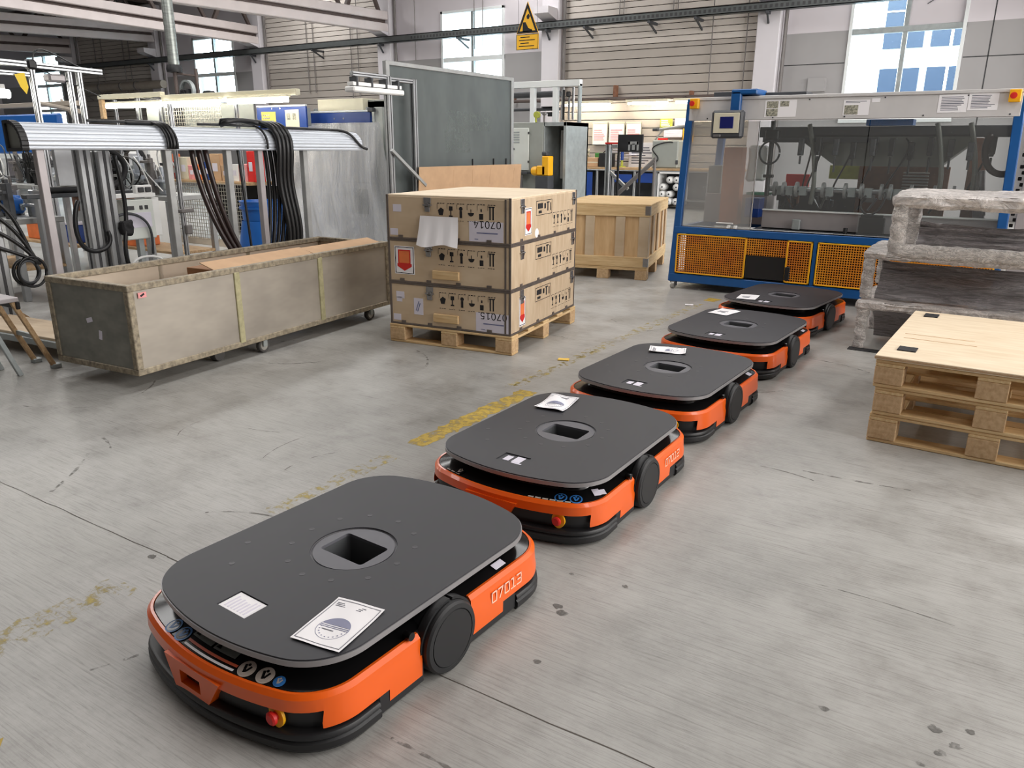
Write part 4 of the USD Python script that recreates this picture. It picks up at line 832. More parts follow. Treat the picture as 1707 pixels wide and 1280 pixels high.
# guards
part(mc, 'hazy_guard', b2((-3.0, .03, .69), (-2.28, .036, 1.75), .001), 'acrylic_hazy'); part(mc, 'hazy_strip', b2((-3.0, .02, 1.62), (-2.72, .03, 1.75), .001), 'acrylic_hazy')
part(mc, 'clear_guard', b2((-2.26, .03, .90), (-1.26, .036, 1.75), .001), 'acrylic'); part(mc, 'clear_guard', b2((-1.25, .03, .69), (-.09, .036, 1.75), .001), 'acrylic')
part(mc, 'guard_edge', [b2((-2.275, .025, .69), (-2.262, .04, 1.75), .001), b2((-2.99, .02, .68), (-.1, .045, .695), .002)], 'alu')
part(mc, 'guard_handle', [b2((-2.62, -.01, .735), (-2.44, .0, .748)), b2((-2.5, -.02, .69), (-2.47, .03, .72)), b2((-2.43, -.02, .69), (-2.40, .03, .72))], 'white_plastic')
# inside
part(mc, 'brown_column', b2((-2.74, .45, .69), (-2.54, .6, 1.50)), 'brown_wood', label='orange-brown column behind the hazy guard'); part(mc, 'pale_box', b2((-3.0, .7, .68), (-2.3, 1.1, 1.0)), 'tray_grey'); part(mc, 'dark_box', b2((-3.0, .75, 1.0), (-2.85, 1.1, 1.3)), 'hood'); part(mc, 'bag', lumpy(b2((-2.5, .5, 1.15), (-2.3, .62, 1.52), .03), .02, 8, 2), 'white_plastic', True)
part(mc, 'cross_beam', [b2((-2.35, .35, 1.60), (-.1, .5, 1.70)), b2((-2.3, .3, 1.55), (-1.2, .4, 1.60))], 'dark_grey')
part(mc, 'blue_beam', b2((-1.30, .1, 1.70), (-.9, .3, 1.755)), 'blue_paint'); part(mc, 'tray_lip', b2((-2.21, .20, .875), (-.1, .225, .892)), 'white_plastic'); part(mc, 'hood', [mv(prism(Polygon([(-1.90, 1.55), (-1.58, 1.33), (-.66, 1.33), (-.42, 1.55), (-.42, 1.62), (-1.90, 1.62)]), 0, .45), (0, .80, 0), rx=90)], 'hood', label='grey trapezium hood')
part(mc, 'rear_panel', [b2((-1.45, 1.0, .68), (-.6, 1.03, 1.32)), b2((-.45, 1.0, .68), (-.3, 1.03, 1.6))], 'rust'); part(mc, 'rear_panel', b2((-2.25, 1.0, .68), (-1.45, 1.03, 1.08)), 'dark_grey'); part(mc, 'rear_panel', b2((-2.2, 1.02, 1.08), (-1.95, 1.04, 1.22)), 'red'); part(mc, 'rear_panel', b2((-1.75, 1.02, 1.18), (-1.35, 1.04, 1.32)), 'yellow_green')
part(mc, 'vent', [b2((-1.02, .98, 1.10 + .03 * i), (-.78, 1.0, 1.115 + .03 * i)) for i in range(6)], 'machine_grey')
part(mc, 'tray', b2((-2.21, .22, .70), (-.1, .26, .885), .004), 'tray_grey'); part(mc, 'tray_floor', b2((-2.21, .26, .69), (-.1, .95, .71)), 'dark_grey'); part(mc, 'deck', b2((-2.27, .02, .68), (-.1, .95, .69)), 'dark_grey')
part(mc, 'monitor', [b2((-1.25, .12, .70), (-1.02, .16, .86), .006), b2((-1.24, .12, .86), (-1.04, .14, .885))], 'black'); part(mc, 'latch_box', b2((-1.885, .16, .70), (-1.81, .2, .80)), 'galv'); part(mc, 'knob', rod((-1.36, .1, .69), (-1.36, .1, .75), .02, 10), 'black')
part(mc, 'shaft', rod((-2.2, .36, 1.09), (-.12, .36, 1.09), .026, 14), 'alu', 40)
for i, x in enumerate((-2.14, -2.05, -1.92, -1.66, -1.45, -1.30, -1.12, -1.04, -.86, -.66, -.50, -.32)):
    part(mc, 'shaft_collar', mv(lathe([(.026, -.012), (.075, -.012), (.075, .012), (.026, .012)], 20, 'x'), (x, .36, 1.09)), 'alu_dull', 30)
    part(mc, 'bearing_block', b2((x + .03, .32, 1.03), (x + .1, .40, 1.12)), 'galv')
q = random.Random(11)
for i in range(11):
    x = -1.9 + .165 * i; y = q.uniform(.2, .34); part(mc, 'gripper', [cb((.05, .06, .16), (x, y, 1.50 + q.uniform(-.03, .03)), .006), rod((x, y, 1.42), (x, y, 1.30 + q.uniform(-.05, .05)), .010, 8), cb((.035, .05, .04), (x, y - .02, 1.45), .004)], q.choice(['black', 'dark_grey', 'black']))
for i in range(14):
    x = q.uniform(-2.1, -.2); part(mc, 'fitting', [cb((q.uniform(.04, .1), .06, q.uniform(.04, .1)), (x, .5, q.uniform(.95, 1.06)), .005), rod((x, .48, .9), (x + q.uniform(-.1, .1), .45, 1.02), .012, 7)], q.choice(['dark_grey', 'steel', 'rust', 'hood', 'black']))
for i in range(6):
    x = q.uniform(-2.0, -.2); w = q.uniform(.05, .14); part(mc, 'air_hose', tube(spline([(x, .45, 1.62), (x + w, .3, 1.5), (x + w * .4, .33, 1.3), (x - w * .3, .4, 1.12)], 16), .009, 6), 'cable', True)
for x in (-1.85, -.72, -.45): part(mc, 'air_hose', tube(spline([(x, .3, 1.72), (x + .06, .28, 1.5), (x + .10, .3, 1.2), (x + .08, .35, .95)], 16), .022, 8), 'hood', True)
part(mc, 'black_rod', [rod((-2.18, .2, 1.02), (-2.18, .2, 1.755), .024, 10), cb((.1, .05, .03), (-2.18, .2, 1.22)), cb((.14, .06, .1), (-2.18, .2, 1.62), .02)], 'black')
part(mc, 'cable_loop', tube([(-2.18 + .10 * math.cos(a), .16, 1.45 + .11 * math.sin(a)) for a in np.linspace(0, 6.2, 26)], .010, 6), 'cable', True)
part(mc, 'cable_loop', tube(spline([(-1.22, .16, 1.06), (-1.26, .15, .96), (-1.18, .15, .88), (-1.08, .15, .96), (-1.06, .16, 1.1)], 20), .010, 6), 'cable', True)
part(mc, 'green_tray', b2((-2.42, .3, 1.02), (-2.2, .5, 1.045)), 'green'); part(mc, 'blue_case', b2((-2.45, .4, .78), (-2.3, .6, .98)), 'blue_box'); part(mc, 'pale_hose', tube(spline([(-.28, .3, 1.62), (-.30, .28, 1.45), (-.24, .3, 1.32), (-.12, .35, 1.28)], 16), .03, 8), 'brown_hose', True)
part(mc, 'side_strut', rod((-.25, .55, .72), (-.33, .5, 1.3), .05, 12), 'steel', 30); part(mc, 'chain_strip', [cb((.03, .02, .03), (.02 - .02 * (i % 2), .1, .8 + .05 * i), .004) for i in range(20)], 'black')
part(mc, 'end_cabinet', b2((.03, .0, .1), (.55, .9, 1.75)), 'tray_grey')

# ================================================================== long sheet-metal cart
ct = thing('sheet_metal_cart', 'long worn sheet-metal cart with open top and cardboard inside, left of the plywood cases', 'cart', (-4.475, 2.65, 0), 5)
W, L, Z0, Z1 = .815, 2.66, .10, .67
for x0, x1, y0, y1, nm, m in ((-.018, -.008, .02, L - .02, 'side_sheet', 'cart_sheet'), (-W + .008, -W + .018, .02, L - .02, 'side_sheet', 'cart_sheet'), (-W + .02, -.02, .008, .018, 'end_sheet', 'cart_end_shaded'), (-W + .02, -.02, L - .018, L - .008, 'end_sheet', 'cart_end_shaded')):
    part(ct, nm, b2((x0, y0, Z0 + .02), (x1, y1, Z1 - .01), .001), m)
part(ct, 'inner_lining', [b2((-.03, .02, Z0 + .02), (-.02, L - .02, Z1 - .01), .001), b2((-W + .02, .02, Z0 + .02), (-W + .03, L - .02, Z1 - .004), .001), b2((-W + .03, .02, Z0 + .02), (-.03, .03, Z1 - .01), .001), b2((-W + .03, L - .03, Z0 + .02), (-.03, L - .02, Z1 - .01), .001), b2((-W + .03, .03, Z0 + .02), (-.03, L - .03, Z0 + .04), .001)], 'cart_inside')
for z in (Z0, Z1 - .035):
    for x0, x1, y0, y1 in ((-.045, 0, 0, L), (-W, -W + .045, 0, L), (-W + .045, -.045, 0, .045), (-W + .045, -.045, L - .045, L)): part(ct, 'frame_rail', b2((x0, y0, z), (x1, y1, z + .04), .004), 'cart_frame')
for x in (-W, -.045):
    for y in (0, L - .045): part(ct, 'corner_post', b2((x, y, Z0 + .04), (x + .045, y + .045, Z1 - .035), .004), 'cart_frame')
for y in (.87, 1.74):
    for x in (-W - .004, -.03): part(ct, 'strut', b2((x, y - .025, Z0 + .03), (x + .034, y + .025, Z1 - .03), .003), 'cart_strut')
for i, (x, z, a) in enumerate(((-.42, .42, 15), (-.33, .33, 80))): part(ct, 'paper_rest', mv(facing(mv(card(.06, .03), (0, 0, 0), a), '-y'), (x, .007, z)), 'label_paper')
part(ct, 'red_sticker', mv(facing(card(.06, .035), '+x'), (.0, .10, .605)), 'pink'); part(ct, 'sticker_mark', mv(facing(mv(cb((.03, .012, .0005), (0, 0, .0015)), rz=25), '+x'), (.0, .10, .605)), 'ink')
for x, y in ((-.05, 1.10), (-.75, 1.15), (-.05, 2.4), (-.75, 2.4)):
    c = part(ct, 'wheel', mv(lathe([(.036, -.018), (.05, -.02), (.055, -.012), (.055, .012), (.05, .02), (.036, .018)], 24, 'x'), (x, y, .055)), 'tyre', 30); part(c, 'wheel_disc', mv(lathe([(0, -.012), (.037, -.016), (.037, .016), (0, .012)], 20, 'x'), (x, y, .055)), 'rim', 30); part(c, 'fork', [b2((x - .032, y - .02, .05), (x - .026, y + .02, .1)), b2((x + .026, y - .02, .05), (x + .032, y + .02, .1))], 'galv')
part(ct, 'centre_wheel', mv(lathe([(0, -.03), (.045, -.03), (.05, -.02), (.05, .02), (.045, .03), (0, .03)], 24, 'x'), (-.16, .76, .05)), 'tyre', 30)
part(ct, 'support_beam', [b2((-W + .05, y - .04, Z0 - .012), (-.05, y + .04, Z0), .002) for y in (.8, 1.12, 2.3)], 'cart_frame')
cd = thing('cardboard_box', 'brown cardboard box lying in the long sheet-metal cart with its flaps sticking out', 'cardboard', (-4.475, 2.65, 0), 5); part(cd, 'box', b2((-.42, .80, Z0 + .045), (-.06, 2.58, .655), .003), 'dark_cardboard')
for y0, y1, a in ((.72, 1.72, 17), (1.73, 2.60, 14)): part(cd, 'flap', mv(mv(b2((-.15, y0, -.003), (0, y1, .003), .001), ry=a), (-.045, 0, .668)), 'cardboard')

# ================================================================== board screen and lamp stand
bd = thing('screen_board', 'tall grey-green metal board in an aluminium frame behind the plywood cases', 'board', (-6.8, 7.75, 0))
part(bd, 'panel', b2((-.012, .0, .2), (.008, 2.86, 2.47), .001), 'board_green'); q = random.Random(3)
part(bd, 'chalk_smudge', [cb((.0004, 1.1, .26), (.0085, 1.75, 1.84), .0001), cb((.0004, .6, .3), (.0085, 1.45, 1.56), .0001)], 'chalk_dust')
for y in (0, 2.86): part(bd, 'frame_post', b2((-.03, y - .035, .0), (.03, y + .035, 2.5), .005), 'alu_dull')
part(bd, 'frame_top', b2((-.025, .0, 2.45), (.025, 2.86, 2.5), .004), 'alu_dull'); part(bd, 'frame_foot', [b2((-.5, y - .03, 0), (.02, y + .03, .05)) for y in (0, 2.86)], 'alu_dull')
part(bd, 'cable_drop', [rod((.02, y, 1.05), (.02, y, 1.32), .012, 6) for y in (1.8, 2.35, 2.7)], 'slot')
single('brown_cardboard', [mv(b2((0, .0, .62), (.008, 2.5, 1.24), .001), ry=4)] + [mv(cb((.002, .012, .22), (.009, y, 1.08), .0005), ry=4, rz=0) for y in (.75, 1.2, 1.65, 2.3)], 'cardboard', 'brown cardboard leaning along the foot of the grey-green board', 'cardboard', (-6.66, 8.05, 0))
single('trestle_table', [b2((-6.5, 8.3, .55), (-6.0, 10.5, .6)), *[b2((x, y, 0), (x + .05, y + .05, .55)) for x in (-6.48, -6.07) for y in (8.35, 10.4)]], 'old_pine', 'low trestle table hidden behind the plywood cases', 'table')
lp = thing('lamp_stand', 'aluminium profile stand holding a caged white strip lamp beside the board', 'lamp', (-6.65, 0, 0))
def profile(a, b, w=.05, up=(0, 0, 1)):
    """Slotted aluminium extrusion."""
    a, b = np.array(a, float), np.array(b, float); return bar(a, b, w, w, up)
def slots(a, b, w=.05):
    a, b = np.array(a, float), np.array(b, float); out = []
    for d in ((1, 0, 0), (-1, 0, 0), (0, 1, 0), (0, -1, 0), (0, 0, 1), (0, 0, -1)):
        t = (b - a) / np.linalg.norm(b - a); d = np.array(d, float)
        if abs(d @ t) < .1: out.append(bar(a + d * w * .5, b + d * w * .5, w * .22, w * .05, d) if abs(t @ np.array([0, 0, 1])) > .9 else bar(a + d * w * .5, b + d * w * .5, w * .22 if abs(d[2]) > .5 else .003, .003 if abs(d[2]) > .5 else w * .22))
    return J(out)
def prof(t, name, a, b, w=.05): p = part(t, name, profile(a, b, w), 'alu'); part(p, 'slot', slots(a, b, w), 'slot'); return p
for y in (7.60, 8.08): prof(lp, 'upright', (0, y, 0), (0, y, 2.30), .07)
prof(lp, 'arm', (0, 6.98, 2.29), (0, 7.56, 2.29), .05); prof(lp, 'arm', (0, 7.64, 2.27), (0, 8.11, 2.27), .05)
part(lp, 'brace', bar((.06, 7.55, 1.45), (.06, 8.2, 1.0), .04, .04), 'alu_dull'); part(lp, 'foot_beam', [b2((-.03, y - .04, 0), (.5, y + .04, .08)) for y in (7.6, 8.08)], 'alu_dull')
part(lp, 'housing', [b2((-.05, 6.95, 2.16), (.05, 7.80, 2.2)), b2((-.08, 6.93, 2.09), (.08, 7.82, 2.15), .02)], 'white_plastic'); part(lp, 'lamp_cage', [b2((-.06, y, 2.15), (.06, y + .03, 2.26)) for y in (7.0, 7.25, 7.5, 7.72)], 'dark_grey')

# ================================================================== grey cabinet group at the back
gc = thing('electrical_cabinet', 'grey electrical cabinet with a pale door and a rear bay, behind the board', 'cabinet', (0, 13, 0))
part(gc, 'body', b2((-8.5, 0, .1), (-7.62, .6, 1.93), .01), 'cabinet'); part(gc, 'plinth', b2((-8.48, .03, 0), (-7.2, .9, .1)), 'dark_grey')
d = part(gc, 'door', b2((-8.48, -.03, 1.06), (-7.92, 0, 1.83), .01), 'cabinet_door'); part(d, 'vent_grille', [b2((-8.40, -.036, 1.56 + .045 * i), (-8.12, -.03, 1.585 + .045 * i)) for i in range(5)], 'galv'); part(d, 'hinge', [b2((-7.935, -.04, z), (-7.905, -.02, z + .04)) for z in (1.2, 1.72)], 'slot'); part(d, 'lock', rod((-8.25, -.04, 1.45), (-8.25, -.02, 1.45), .02, 10), 'dark_grey')
part(gc, 'side_bay', [b2((-7.62, .02, .1), (-7.6, .9, 1.93)), b2((-7.2, .02, .1), (-7.14, .9, 1.93)), b2((-7.62, .02, 1.86), (-7.14, .9, 1.93)), b2((-7.62, .85, .1), (-7.14, .9, 1.93))], 'galv')
part(gc, 'bay_lining', [b2((-7.58, .6, .9), (-7.24, .84, 1.8))], 'white_plastic'); part(gc, 'drip_shelf', b2((-8.3, -.18, 1.0), (-7.85, 0, 1.04)), 'dark_grey'); part(gc, 'pipe_stub', [rod((-8.15, -.1, .3), (-8.15, -.1, 1.0), .05, 10), rod((-8.02, -.12, .3), (-8.02, -.12, .98), .03, 10)], 'steel')
part(gc, 'gauge', [rod((-7.78, .0, 1.93), (-7.78, 0, 2.02), .02, 8), mv(lathe([(0, -.03), (.06, -.03), (.06, .03), (0, .03)], 18, 'y'), (-7.76, 0, 2.06))], 'yellow_green', 30); part(gc, 'gauge', [rod((-7.6, 0, 1.93), (-7.6, 0, 2.05), .02, 8), cb((.07, .06, .06), (-7.6, 0, 2.08), .01)], 'pipe_grey')
hm = thing('hydraulic_unit', 'small yellow motor unit in front of the grey cabinet', 'motor', (-7.60, 12.80, 0)); part(hm, 'motor', [b2((.0, -.08, .98), (.20, .08, 1.16), .02), mv(lathe([(0, -.12), (.07, -.12), (.085, -.08), (.085, .0), (0, .0)], 20, 'x'), (0, 0, 1.06))], 'yellow', 30); part(hm, 'column', b2((.12, -.08, .98), (.27, .1, 1.33), .015), 'yellow'); part(hm, 'cap', cb((.12, .12, .08), (.16, 0, 1.37), .03), 'dark_grey'); part(hm, 'fan_cover', mv(lathe([(0, -.14), (.055, -.14), (.055, -.12), (0, -.12)], 16, 'x'), (0, 0, 1.06)), 'dark_grey'); part(hm, 'stand', b2((.0, -.1, 0), (.27, .12, .98)), 'dark_grey')
pr = thing('pipe_rack', 'pale steel portal carrying pipes above the grey cabinet', 'rack', (-.30, 14.0, .05))
part(pr, 'top_beam', b2((-8.9, -.06, 2.56), (-7.08, .06, 2.68), .006), 'frame_white'); part(pr, 'post', [b2((x - .05, -.05, 0), (x + .05, .05, 2.56)) for x in (-8.15,)], 'frame_white'); part(pr, 'post', b2((-7.68, -.05, 0), (-7.58, .05, 2.56)), 'frame_white'); part(pr, 'post', b2((-7.12, -.05, 0), (-7.08, .05, 2.6)), 'galv')
for z, h in ((2.44, .12), (2.16, .06)): part(pr, 'dark_pipe', rod((-8.9, .12, z), (-7.6, .12, z), h / 2, 10), 'dark_grey', 30)
part(pr, 'valve_group', [b2((-8.0, .06, 2.08), (-7.62, .14, 2.1)), b2((-8.0, .06, 2.19), (-7.66, .14, 2.21)), b2((-7.84, .05, 2.02), (-7.7, .14, 2.08)), rod((-7.45, .0, 1.95), (-7.45, .0, 2.5), .02, 8), cb((.08, .08, .1), (-7.35, 0, 2.42), .02)], 'black'); part(pr, 'riser_pipe', [rod((-7.5, .05, 1.95), (-7.5, .05, 2.55), .03, 8), rod((-7.36, .05, 1.95), (-7.36, .05, 2.4), .02, 8), rod((-7.27, .05, 1.95), (-7.27, .05, 2.55), .025, 8)], 'alu')

# ================================================================== lit workbench along the back wall
wk = thing('wall_workbench', 'long lit workbench with a wooden top and blue doors against the back wall', 'workbench', (0, 18.9, 0))
part(wk, 'worktop', b2((-10.75, 0, .93), (-5.7, .8, .985), .006), 'old_pine'); part(wk, 'front_edge', b2((-10.75, -.012, .90), (-5.7, .0, .93)), 'alu')
for x in (-10.7, -9.42, -8.95, -8.35, -7.75, -7.1, -6.4, -5.8): part(wk, 'leg', b2((x - .03, 0, 0), (x + .03, .06, .93)), 'alu')
part(wk, 'blue_door', b2((-10.2, -.01, .15), (-9.55, .02, .86)), 'blue_box'); part(wk, 'white_side', b2((-10.6, .0, .1), (-10.2, .5, .88)), 'white_plastic'); part(wk, 'blue_drawer', b2((-8.9, -.01, .62), (-8.42, .02, .82)), 'blue_box'); part(wk, 'blue_drawer', b2((-8.3, .05, .62), (-7.8, .08, .86)), 'blue_box')
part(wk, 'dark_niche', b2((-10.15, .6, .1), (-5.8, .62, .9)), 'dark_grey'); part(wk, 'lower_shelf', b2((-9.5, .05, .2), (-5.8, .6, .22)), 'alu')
part(wk, 'roll_rack', [b2((-7.7, -.02, .1), (-7.66, .5, .9)), b2((-7.12, -.02, .1), (-7.08, .5, .9)), b2((-7.7, -.02, .86), (-7.08, .5, .9))], 'white_plastic')
for i in range(3):
    for k in range(4):
        if (i + k) % 4 != 3: single('paper_roll', mv(lathe([(.02, -.12), (.085, -.12), (.085, .12), (.02, .12)], 14, 'y'), (0, 0, .085)), 'white_plastic', f'white roll in the rack under the lit workbench, {["bottom", "second", "third", "top"][k]} row, {["left", "middle", "right"][i]} column', 'roll', (-7.58 + .185 * i, 19.02, .1 + .175 * k), 0, 'rolls under the workbench', True) 
for i, (x0, x1) in enumerate(((-10.08, -9.62), (-9.58, -9.12), (-9.08, -8.64))):
    t = thing('notice_board', ('left', 'middle', 'right')[i] + ' one of three framed white sheets on the wall above the workbench', 'notice board', (x0, 19.86, 1.55), 0, 'framed sheets above the workbench')
    part(t, 'board', b2((0, 0, 0), (x1 - x0, .02, .56)), 'paper'); part(t, 'frame_bar', [b2((0, -.01, .54), (x1 - x0, .02, .58)), b2((0, -.01, 0), (.02, .02, .56)), b2((x1 - x0 - .02, -.01, 0), (x1 - x0, .02, .56))], 'bezel'); part(t, 'print', mv(mv(rows(.36, .3, 6, i), rx=90), (.23, 0, .25)), 'pink')
def box_item(name, lo, hi, m, label, cat, extra=None):
    lo, hi = np.array(lo), np.array(hi); c = ((lo[0] + hi[0]) / 2, (lo[1] + hi[1]) / 2, lo[2]); t = thing(name, label, cat, c)
    part(t, 'body', b2(lo - c, hi - c, .01), m)
    if extra: extra(t)
    return t
ZT = .985
box_item('brown_box', (-10.0, 19.1, ZT), (-9.5, 19.4, 1.22), 'cardboard', 'brown cardboard box on the lit workbench beside the black bag', 'box', lambda t: part(t, 'tape', b2((-.25, -.152, .1), (.25, -.15, .13), .0003), 'bezel'))
box_item('black_bag', (-9.46, 19.05, ZT), (-9.12, 19.35, 1.34), 'black_soft', 'black bag standing on the lit workbench', 'bag', lambda t: part(t, 'handle', tube([(.1 * math.cos(a), 0, .355 + .06 * math.sin(a)) for a in np.linspace(0, 3.14, 10)], .012, 6), 'black'))
box_item('green_bin', (-9.75, 19.4, 1.22), (-9.5, 19.6, 1.34), 'leaf_green', 'small green bin behind the brown box on the workbench', 'bin')
t = thing('letter_tray', 'pile of white trays at the left end of the lit workbench', 'trays', (-10.1, 19.35, ZT))
for i in range(6): part(t, 'tray', [b2((-.14, -.15, .08 * i), (.14, .15, .08 * i + .015)), b2((-.14, .13, .08 * i), (.14, .15, .08 * i + .06))], 'bezel')
t = thing('yellow_green_rack', 'narrow yellow-green rack at the left end of the workbench', 'rack', (-10.38, 19.0, ZT)); part(t, 'panel', b2((-.06, -.1, 0), (.05, .1, .62)), 'yellow_green'); part(t, 'bits', [cb((.04, .04, .04), (rnd.uniform(-.06, .05), -.11, .05 + .05 * i), .01) for i in range(10)], 'leaf_green')
t = thing('bench_tool', 'blue hand tool on a stand on the lit workbench', 'tool', (-8.85, 19.2, ZT)); part(t, 'stand', [b2((-.08, -.08, 0), (.08, .08, .03)), rod((0, 0, .03), (0, 0, .2), .03, 10)], 'yellow_green'); part(t, 'tool', [rod((0, 0, .18), (0, 0, .42), .04, 12), rod((0, 0, .42), (0, 0, .6), .025, 10)], 'blue_box')
t = thing('paper_stand', 'white printed poster standing at the back of the workbench', 'poster', (-8.45, 19.5, ZT)); part(t, 'poster', b2((-.35, 0, 0), (.42, .02, .62), .003), 'paper'); part(t, 'print', mv(mv(rows(.6, .45, 7, 9), rx=90), (.03, -.001, .3)), 'grey_ink')
t = thing('stack_papers', 'heap of grey and white papers on the workbench', 'papers', (-8.9, 19.5, ZT)); part(t, 'sheet', [mv(cb((.3, .2, .02), (rnd.uniform(-.3, .3), 0, .1 + .07 * i), .004), rz=0) for i in range(7)], 'label_paper')
t = thing('grey_cover', 'grey covered machine on the right end of the workbench', 'cover', (-7.62, 19.25, ZT)); part(t, 'cover', b2((-.35, -.2, 0), (.35, .2, .68), .03), 'cabinet'); part(t, 'dial', [rod((-.25, -.24, .1), (-.25, -.2, .2), .05, 10), cb((.06, .05, .1), (.33, -.2, .15), .01)], 'dark_grey'); part(t, 'cable', tube(spline([(-.3, -.22, .1), (-.2, -.22, .3), (-.33, -.22, .45), (-.1, -.22, .6), (.2, -.22, .62)], 20), .015, 6), 'cable', True)
for i, (x0, x1, z0, z1, m, lab) in enumerate(((-8.12, -7.78, 1.98, 2.2, 'yellow_green', 'pale green sheet pinned to the lit wall'), (-7.72, -7.35, 1.98, 2.2, 'label_paper', 'pale sheet pinned to the lit wall right of the green one'), (-8.0, -7.5, 1.74, 1.93, 'label_paper', 'bluish printed sheet on the lit wall above the grey cover'), (-7.48, -7.2, 1.62, 1.95, 'yellow', 'yellow poster with black symbols beside the machine post'), (-8.15, -7.88, 1.28, 1.72, 'red', 'red and white striped sheet on the lit wall'))):
    t = thing('wall_sheet', lab, 'sheet', ((x0 + x1) / 2, 19.85, z0), 0, 'sheets on the lit wall'); part(t, 'sheet', b2((-(x1 - x0) / 2, 0, 0), ((x1 - x0) / 2, .012, z1 - z0), .001), m); part(t, 'print', mv(mv(rows((x1 - x0) * .8, (z1 - z0) * .8, 4, i), rx=90), (0, .0, (z1 - z0) / 2)), 'ink' if i == 3 else 'paper')
t = thing('jointed_lamp', 'grey jointed lamp arm above the right end of the workbench', 'lamp', (-8.0, 19.3, 0)); part(t, 'arm', [rod((.1, 0, 1.92), (.9, 0, 2.02), .035, 10), rod((.2, 0, 1.92), (-.05, 0, 1.62), .02, 8)], 'alu_dull'); part(t, 'head', [cb((.16, .1, .08), (.0, 0, 1.92), .02), cb((.12, .1, .12), (.85, 0, 2.1), .03)], 'dark_grey'); part(t, 'wall_mount', rod((.9, 0, 2.02), (.9, .6, 2.02), .025, 8), 'alu_dull')
# frames standing between the cabinet and the bench
t = thing('aluminium_stand', 'aluminium frame with a diagonal pipe in front of the lit workbench', 'frame', (0, 15.1, 0)); prof(t, 'upright', (-7.27, 0, 0), (-7.27, 0, 1.55), .11); part(t, 'red_cap', b2((-7.33, -.06, 1.55), (-7.0, .06, 1.585)), 'red'); part(t, 'top_arm', b2((-7.3, -.04, 1.48), (-7.05, .04, 1.54)), 'alu')
part(t, 'brace', [bar((-7.25, 0, 1.02), (-6.8, 0, .66), .06, .06)], 'alu'); part(t, 'diagonal_pipe', rod((-7.0, -.1, .55), (-6.2, -.1, 1.25), .045, 12), 'pipe_grey', 40); part(t, 'cross_bar', b2((-7.9, -.03, .12), (-6.2, .03, .18)), 'alu'); part(t, 'foot', b2((-7.5, -.3, 0), (-7.0, .3, .04)), 'dark_grey'); part(t, 'pipe_leg', rod((-6.2, -.1, 0), (-6.2, -.1, 1.3), .03, 8), 'pipe_grey')
t = thing('black_panel_stand', 'black square panel with a grey cut-out on two thin black legs', 'stand', (0, 14.6, 0)); part(t, 'panel', b2((-6.83, -.02, 1.40), (-6.30, .02, 1.73)), 'black'); part(t, 'leg', b2((-6.83, -.02, 0), (-6.79, .02, 1.4)), 'black'); part(t, 'leg', b2((-6.36, -.02, 0), (-6.32, .02, 1.4)), 'black')
part(t, 'clip', [b2((-6.6, -.03, 1.43), (-6.56, -.02, 1.6)), b2((-6.42, -.03, 1.43), (-6.38, -.02, 1.6)), b2((-6.6, -.03, 1.54), (-6.38, -.02, 1.6)), b2((-6.52, -.03, 1.44), (-6.46, -.02, 1.56))], 'alu_dull'); part(t, 'foot', b2((-6.9, -.15, 0), (-6.25, .15, .02)), 'black')

# ================================================================== left side: white duct rail with cables
dr = thing('duct_rail', 'long white ribbed aluminium duct rail on grey legs with black hoses over it', 'duct', (-6.3, 0, 0))
n = 26; aa = np.linspace(-.25, math.pi * .5, n); prof_ = []
for i, a in enumerate(aa):
    r = 1 - (.03 if i % 3 == 2 else 0); prof_.append((-.10 + .16 * r * math.cos(a), 1.50 + .158 * r * math.sin(a)))
prof_ += [(-.16, 1.655), (-.16, 1.455)]
sec = Polygon(prof_); e3 = prism(sec, 0, 3.58); v = e3.vertices
part(dr, 'cover', trimesh.Trimesh(np.c_[v[:, 0], 3.09 + v[:, 2], v[:, 1] - .004 * v[:, 2]], e3.faces[:, ::-1], process=False), 'alu_white', 20)
rim = sec.buffer(.012).difference(sec.buffer(-.012)); e3 = prism(rim, 0, .05); v = e3.vertices
part(dr, 'end_trim', trimesh.Trimesh(np.c_[v[:, 0], 3.05 + v[:, 2], v[:, 1]], e3.faces[:, ::-1], process=False), 'black'); e3 = prism(sec.buffer(-.012), 0, .02); v = e3.vertices; part(dr, 'end_plate', trimesh.Trimesh(np.c_[v[:, 0], 3.07 + v[:, 2], v[:, 1]], e3.faces[:, ::-1], process=False), 'hood')
for y, m in ((3.20, 'rust'), (4.28, 'alu_dull'), (4.91, 'alu_dull'), (5.28, 'rust'), (5.86, 'alu_dull')): part(dr, 'leg', b2((-.05, y - .03, 0), (.01, y + .03, 1.46), .004), 'alu_dull' if m == 'alu_dull' else 'tray_grey')
for y in (3.2, 4.28, 4.91, 5.28, 5.86): part(dr, 'foot_plate', b2((-.1, y - .08, 0), (.06, y + .08, .012)), 'galv')
def over(y0, y1, r, k=0.0):
    """A cable draped over the duct's round side at y0, running back along its top to y1."""
    p = [(-.12, y1, 1.672 + r), (-.12, (y0 + y1) / 2, 1.672 + r)]
    for a in np.linspace(math.pi * .5, -.2, 9): p.append((-.10 + (.172 + r) * math.cos(a), y0 + .02 * math.cos(a), 1.50 + (.17 + r) * math.sin(a)))
    return p
part(dr, 'cable_strap', [tube(over(y, y - .55, .010), .011, 6) for y in (4.22, 4.25, 4.31)] + [tube(over(4.28, 4.0, .006), .022, 6)], 'cable', True)
for i in range(4):
    y = 5.42 + .05 * i; p = [(-.12, 4.95, 1.68 + .01 * i), (-.10, 5.2, 1.72)] + over(y, y - .1, .03)[2:-1] + [(.075, y + .02, 1.2), (.085, y + .05, .9), (.08, y + .06, .5)]
    part(dr, 'black_hose', tube(spline(p, 40), .026, 8), 'cable', True)
